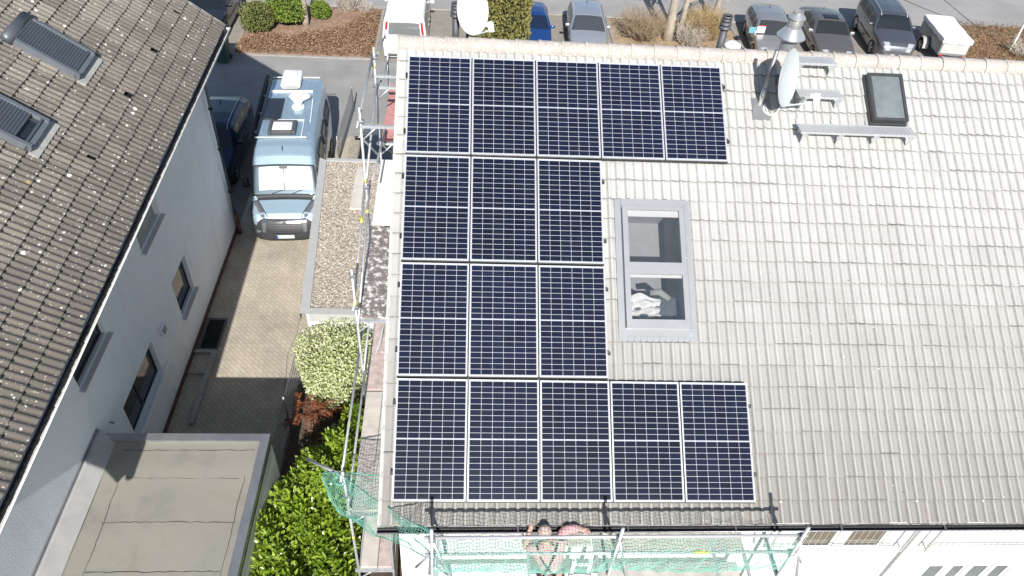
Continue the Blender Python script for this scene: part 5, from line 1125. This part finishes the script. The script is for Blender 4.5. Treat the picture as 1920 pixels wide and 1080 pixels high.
# clipped cypresses
def thuja(c, rx, ry, h, seed, label):
    rg = np.random.default_rng(seed); t = thing('cypress', label, 'cypress', (c[0], c[1], ZG), group='clipped cypresses behind the ridge'); n = 5200
    a = rg.random(n) * 2 * PI; z = rg.random(n) ** .9 * h; k = np.where(rg.random(n) < .16)[0]
    sup = (np.abs(np.cos(a)) ** 3 + np.abs(np.sin(a)) ** 3) ** (-1 / 3)
    lump = 1 + .05 * np.sin(a * 5 + z * 4) + .05 * np.sin(z * 9 + a * 3); rr = lump * (1 - .30 * rg.random(n) ** 2.2) * (1 - .35 * np.clip(z / h - .75, 0, 1) * 3)
    rr[k] *= rg.random(len(k)) ** .5; z[k] = h * (.93 + .07 * rg.random(len(k)))
    P = np.stack([c[0] + rx * sup * rr * np.cos(a), c[1] + ry * sup * rr * np.sin(a), ZG + z], 1)
    out = np.stack([np.cos(a), np.sin(a), np.zeros(n)], 1); D = out * .5 + np.array([0, 0, .8]) + rg.normal(size=(n, 3)) * .45
    build('foliage', leaves(P, D, out + rg.normal(size=(n, 3)) * .7, .17 * (.6 + .7 * rg.random(n)), .075), 'thuja', t, False, world=True)
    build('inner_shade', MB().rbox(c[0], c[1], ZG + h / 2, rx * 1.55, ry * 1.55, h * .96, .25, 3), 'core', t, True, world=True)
    build('trunk', MB().tube([(c[0], c[1], ZG), (c[0], c[1], ZG + 1)], .09, 8), 'bark', t, True, world=True)
thuja((1.85, 26.6), .60, .8, 3.6, 41, 'clipped yellowish cypress directly beside the white satellite dish')
thuja((3.12, 26.3), .62, .8, 3.8, 42, 'clipped yellowish cypress between its neighbour and the blue car')
# bare trees
def tree(label, base, h, r, lean, seed, nl, low, mat='bark', group='bare trees'):
    rg = np.random.default_rng(seed); t = thing('tree', label, 'tree', (base[0], base[1], ZG), group=group); tk = MB(); br = MB()
    pts = [Vector((base[0] + lean[0] * q + .06 * math.sin(q * 7 + seed), base[1] + lean[1] * q + .05 * math.cos(q * 6), ZG + h * q)) for q in np.linspace(-.01, 1, 14)]
    tk.tube(pts, [r * (1.25 if i == 0 else 1.08 if i == 1 else 1 - .75 * i / 13) for i in range(14)], 12)
    def grow(p, d, ln, rad, lv):
        q = [p]; dd = d.copy()
        for i in range(5): dd = (dd + Vector(rg.normal(size=3) * .16) + Vector((0, 0, .06))).normalized(); q.append(q[-1] + dd * ln / 5)
        br.tube(q, [rad * (1 - .75 * i / 5) for i in range(6)], 6 if lv < 1 else 4, False)
        if lv < 3:
            for _ in range(5 if lv == 0 else 4):
                i = rg.integers(1, 6); nd = (dd + Vector(rg.normal(size=3) * .75)).normalized(); grow(q[i], nd, ln * (.42 + .2 * rg.random()), rad * .5 * (1 - .1 * i), lv + 1)
    for k in range(nl):
        q = low + (1 - low) * (k + .5) / nl; i = min(int(q * 13), 12); a = k * 2.4 + rg.random(); grow(pts[i], Vector((math.cos(a), math.sin(a), .55 + .5 * rg.random())).normalized(), h * (.5 - .22 * q), r * (.50 - .25 * q), 0)
    build('trunk', tk, mat, t, True, world=True); build('branches', br, mat, t, True, world=True); return t
tree('thin bare tree rising between the green shrubs', (-6.32, 28.0), 5.5, .13, (.1, .2), 51, 8, .5)
tree('thickest pale barked bare tree behind the ridge', (10.55, 28.15), 9, .23, (.2, .2), 52, 10, .28)
tree('slimmer bare tree growing close against the thick pale trunk', (11.15, 28.25), 8, .14, (.35, .1), 53, 8, .25)
tree('bare tree with a leaning trunk at the street edge, left of the warm silver hatchback', (13.35, 30.2), 7, .17, (.5, .2), 54, 8, .35)
# dry bushes
def drybush(name, label, c, r, h, n, seed, mat, cat='dry bush', group=None):
    rg = np.random.default_rng(seed); mb = MB()
    for _ in range(n):
        a = rg.random() * 2 * PI; q = r * rg.random() ** .5; bz = ZG; p = Vector((c[0] + .25 * q * math.cos(a), c[1] + .25 * q * math.sin(a), bz)); e = Vector((c[0] + q * math.cos(a), c[1] + q * math.sin(a), bz + h * (.5 + .6 * rg.random())))
        m_ = (p + e) / 2 + Vector(rg.normal(size=3) * .08 * h); rr = .007 + .008 * rg.random(); mb.tube([p, m_, e], [rr, rr * .8, rr * .4], 3, False)
        for _ in range(5):
            s = m_ + (e - m_) * rg.random(); f = s + Vector(rg.normal(size=3)) * .13 * h + Vector((0, 0, .06 * h)); mb.tube([s, f], [rr * .6, rr * .3], 3, False)
    return solo(name, mb, mat, label, cat, (c[0], c[1], ZG), False, group)
drybush('dry_bush', 'pale leafless bush at the top of the brown bed', (-4.55, 29.9), .75, .9, 130, 61, 'twig_pale')
drybush('dry_bush', 'tiny pale leafless bush near the white van', (-3.75, 29.75), .45, .5, 70, 62, 'twig_pale')
drybush('dry_bush', 'wide tangled bush of bare brown twigs left of the thick tree', (9.4, 28.2), 1.25, 1.3, 330, 63, 'twig')
drybush('dry_bush', 'dense ochre bush of dry stalks right of the thick tree', (12.3, 28.5), 1.25, 1.3, 620, 64, 'dry', group=None)
drybush('dry_bush', 'greyish tangle of bare shoots at the foot of the thick tree', (11.5, 27.6), .8, 1.0, 190, 65, 'twig_pale')
drybush('dry_bush', 'grey bare bush at the right edge beside the white pole', (28.3, 27.9), 1.0, .7, 170, 66, 'twig_pale')
# carpets of leaf litter and dry ground cover
def carpet(name, fn, n, seed, mat, ln, wd, up):
    rg = np.random.default_rng(seed); P = []
    while len(P) < n:
        p = fn(rg)
        if p is not None: P.append(p)
    P = np.array(P); d = rg.normal(size=(n, 3)); d[:, 2] = np.abs(d[:, 2]) * up; nr = rg.normal(size=(n, 3)) * .5 + np.array([0, 0, 1])
    return struct(name, leaves(P, d, nr, ln * (.5 + rg.random(n)), wd * (.6 + .8 * rg.random(n)), .15), mat, 'stuff')
def bedA(rg):
    x = rg.uniform(-8.8, -3.05); y = rg.uniform(25.2, 30.0); edge = 26.55 + (x + 8.8) * .18 + max(0, x + 5.6) * .85 + .25 * math.sin(x * 3)
    if y > edge and rg.random() > .10 * (y < edge + .6): return None
    h = .22 * rg.random() ** 2 * (y < edge); return (x, y, ZG + .05 + h)
carpet('ground_cover', bedA, 17000, 71, 'litter', .09, .032, .5)
def bedB(rg):
    x = rg.uniform(24.9, 33); y = rg.uniform(25.2, 31.3); return (x, y, ZG + .03 + .3 * rg.random() ** 2)
carpet('ground_cover', bedB, 15000, 72, 'cover', .11, .03, .9)
carpet('leaf_litter', lambda rg: (rg.uniform(8.1, 14), rg.uniform(25.5, 30.4), ZG + .06 + .05 * rg.random()), 1500, 73, 'dry', .10, .04, .2)
# laurel hedge
rg = np.random.default_rng(81); poly = [(-1.45, 5.15), (-2.25, 3.75), (-3.05, 2.25), (-2.90, 1.4), (-2.86, .1), (-2.86, -.6), (-1.0, -.6), (-1.0, 1.0), (-1.0, 3.2), (-1.05, 5.0)]
def inside(x, y, g=0):
    c = False; n = len(poly); dm = 9
    for i in range(n):
        (x1, y1), (x2, y2) = poly[i], poly[(i + 1) % n]
        if (y1 > y) != (y2 > y) and x < (x2 - x1) * (y - y1) / (y2 - y1) + x1: c = not c
        dx, dy = x2 - x1, y2 - y1; t = max(0, min(1, ((x - x1) * dx + (y - y1) * dy) / (dx * dx + dy * dy))); dm = min(dm, math.hypot(x - x1 - t * dx, y - y1 - t * dy))
    return dm if c else -dm
def ztop(x, y, d): return -3.74 - .42 * max(0, 1 - d / .5) ** 2.2 + .16 * math.sin(x * 3.1 + 1) * math.cos(y * 2.3) + .10 * math.sin(x * 7 + y * 5) - .16 * max(0, y - 3.0)
P = []; NR = []
while len(P) < 9000:
    x, y = rg.uniform(-3.1, -.3), rg.uniform(-.6, 5.2); d = inside(x, y)
    if d < -.04: continue
    d = max(d, 0); z = ztop(x, y, d)
    if rg.random() < (.42 if d < .4 else 0): z = rg.uniform(-5.6, z)
    z -= .42 * rg.random() ** 2.2; P.append((x, y, z)); e = .02
    gx = (inside(x + e, y) - inside(x - e, y)) / (2 * e); gy = (inside(x, y + e) - inside(x, y - e)) / (2 * e); s = max(0, 1 - d / .6); NR.append((-gx * s * 1.2, -gy * s * 1.2, 1.0))
P = np.array(P); NR = np.array(NR); n = len(P); clus = rg.normal(size=(n, 3)); ax = rg.normal(size=(n, 3)); ax[:, 2] = np.abs(ax[:, 2]) * .5 + .15
lh = thing('laurel_hedge', 'big glossy green laurel hedge between the flat garage and the scaffold', 'hedge', (-1.6, 2.2, ZG))
build('foliage', leaves(P, ax + NR * .4, NR + clus * .42, 14e-2 * (.65 + .6 * rg.random(n)), .058 * (.75 + .5 * rg.random(n)), .14), 'laurel', lh, False, world=True)
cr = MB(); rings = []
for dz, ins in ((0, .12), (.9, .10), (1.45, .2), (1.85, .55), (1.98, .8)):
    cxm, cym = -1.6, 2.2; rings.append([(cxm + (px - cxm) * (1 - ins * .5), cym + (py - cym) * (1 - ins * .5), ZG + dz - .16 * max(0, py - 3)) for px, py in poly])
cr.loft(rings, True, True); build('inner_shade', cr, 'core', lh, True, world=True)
build('stem', stems((-1.5, 2, ZG), 1.6, 30, 1.2, rg, .02), 'twig', lh, False, world=True)
# variegated bush and rusty fern
vb = thing('variegated_bush', 'creamy variegated bush in front of the gravel roofed carport', 'bush', (-2.0, 6.1, ZG))
rg = np.random.default_rng(91); L_ = crown(rg, 9500, (-1.95, 6.38, -4.66), (.90, .70, 1.33), .066, .036, low=-.75, shell=.28, p=5); L2 = crown(rg, 2600, (-1.2, 6.35, -4.5), (.55, .6, 1.1), .066, .036, low=-.8, p=3); L_.add(L2.v, L2.f)
build('foliage', L_, 'varieg', vb, False, world=True)
q = MB().rbox(-1.95, 6.38, -4.85, 1.35, .9, 2.0, .3, 3); build('inner_shade', q, 'shrub_olive', vb, True, world=True)
build('stem', stems((-2.0, 6.1, ZG), 1.2, 16, .6, rg, .012), 'twig', vb, False, world=True)
rf = thing('rusty_fern', 'withered rust brown fern below the creamy bush', 'fern', (-2.6, 5.4, ZG)); rg = np.random.default_rng(92); P = []; D = []
for k in range(15):
    a = rg.random() * 2 * PI; l = .22 + .45 * rg.random(); c = np.array([-2.55 + rg.normal() * .22, 5.35 + rg.normal() * .13, -5.1 + rg.normal() * .12])
    for s in np.linspace(0, 1, 16):
        b = c + np.array([math.cos(a) * l * s, math.sin(a) * l * s, .25 * math.sin(s * 2.4) - .1 * s])
        for sg in (-1, 1): P.append(b); D.append((math.cos(a + sg * 1.1), math.sin(a + sg * 1.1), .1))
build('fronds', leaves(P, D, np.array([[0, 0, 1]] * len(P)) + rg.normal(size=(len(P), 3)) * .4, .10, .028), 'rust_leaf', rf, False, world=True)
build('stem', stems((-2.55, 5.35, ZG), .9, 14, .4, rg, .008), 'twig', rf, False, world=True)
# wire fences
def fence(label, A, B, h, nrod):
    t = thing('wire_fence', label, 'fence', (A[0], A[1], ZG)); A, B = Vector((*A, ZG)), Vector((*B, ZG)); L_ = (B - A).length; m_ = MB()
    for k in range(nrod):
        z = .06 + (h - .1) * k / (nrod - 1); m_.tube([A + Vector((0, 0, z)), B + Vector((0, 0, z))], .008, 5)
    x = .05
    while x < L_: p = A + (B - A) * (x / L_); m_.tube([p + Vector((.008, 0, .03)), p + Vector((.008, 0, h))], .0045, 4); x += .1
    build('wire_panel', m_, 'steel_dull', t, False, world=True)
    n = max(2, int(L_ / 2) + 1)
    for k in range(n): p = A + (B - A) * (k / (n - 1)); tb(t, 'post', [p, p + Vector((0, 0, h + .04))], .025, 'steel_dull')
fence('grey wire fence along the path right of the camper van', (-3.42, 17.2), (-3.30, 20.7), 1.05, 7)
fence('grey wire fence between driveway and creamy bush', (-3.18, 3.5), (-3.08, 7.5), 1.35, 8)
# street furniture
solo('lamp_pole', MB().lathe([(.055, 0), (.05, .1), (.035, 2.2), (.03, 5.0)], (27.75, 28.3, ZG), 12), 'white_plastic', 'slender white pole standing in the ground cover at the right edge', 'pole', (27.75, 28.3, ZG), True)
sg_ = thing('street_sign', 'small white sign with a red rim on a thin post beside the silver hatchback', 'sign', (14.35, 27.2, ZG))
tb(sg_, 'post', [(14.35, 27.2, ZG), (14.35, 27.2, ZG + 1.1)], .02); build('board', MB().box(14.36, 14.74, 27.15, 27.17, ZG + 1.02, ZG + 1.32), 'white_plastic', sg_, False, world=True); build('rim', MB().box(14.36, 14.74, 27.146, 27.174, ZG + 1.325, ZG + 1.36), 'sign_red', sg_, False, world=True); build('side_board', MB().box(14.0, 14.32, 27.15, 27.17, ZG + 1.0, ZG + 1.28), 'sign_teal', sg_, False, world=True)
bn = thing('wheelie_bin', 'dark green wheelie bin below the far corner of the dark tiled roof', 'bin', (-9.1, 24.4, ZG)); build('tub', MB().loft([[(-9.1 + sx * w, 24.4 + sy * w * 1.1, ZG + z) for sx, sy in ((-1, -1), (1, -1), (1, 1), (-1, 1))] for z, w in ((.05, .21), (.95, .28))], True, True), 'bin', bn, False, world=True)
build('lid', MB().rbox(-9.1, 24.4, ZG + 1.0, .62, .68, .08, .03, 3), 'bin', bn, True, world=True)
for sx in (-1, 1): build('wheel', MB().tube([(-9.1 + sx * .2, 24.72, ZG + .1), (-9.1 + sx * .26, 24.72, ZG + .1)], .1, 12), 'tyre', bn, True, world=True)
dg = thing('street_drain', 'pale street drain with dark slots at the gutter right of the small silver car', 'drain', (8.35, 30.35, ZG)); build('frame', MB().box(7.95, 8.75, 30.2, 30.5, ZG, ZG + .012), 'concrete', dg, False, world=True)
for k in range(6): build('slot', MB().box(8.02 + .12 * k, 8.07 + .12 * k, 30.24, 30.46, ZG + .012, ZG + .015), 'black', dg, False, world=True)
ck = MB(); rr = random.Random(4); pts = [(-3.5, 6.6, ZG + .004)]
while pts[-1][1] < 12: pts.append((pts[-1][0] + rr.uniform(-.05, .06), pts[-1][1] + .25, ZG + .006))
solo('garden_cable', MB().tube(pts, .005, 5), 'brown_trim', 'thin reddish cable lying along the paving beside the carport', 'cable', (-3.4, 9, ZG))
for i, (pp_, lab) in enumerate((([(24.6, 33.0), (23.6, 33.9), (23.3, 35.2), (22.6, 36.5)], None), ([(27.2, 31.6), (25.6, 33.6), (24.9, 34.9), (24.2, 36.4)], None))):
    f_ = spl([(x, y, ZG + .001) for x, y in pp_]); c_ = MB(); q = [f_(k / 30) for k in range(31)]; w = .03 + .03 * i
    c_.grid([[p + Vector((-w, 0, 0)), p + Vector((w, 0, 0))] for p in q]); struct('road_crack', c_, 'felt_seam')
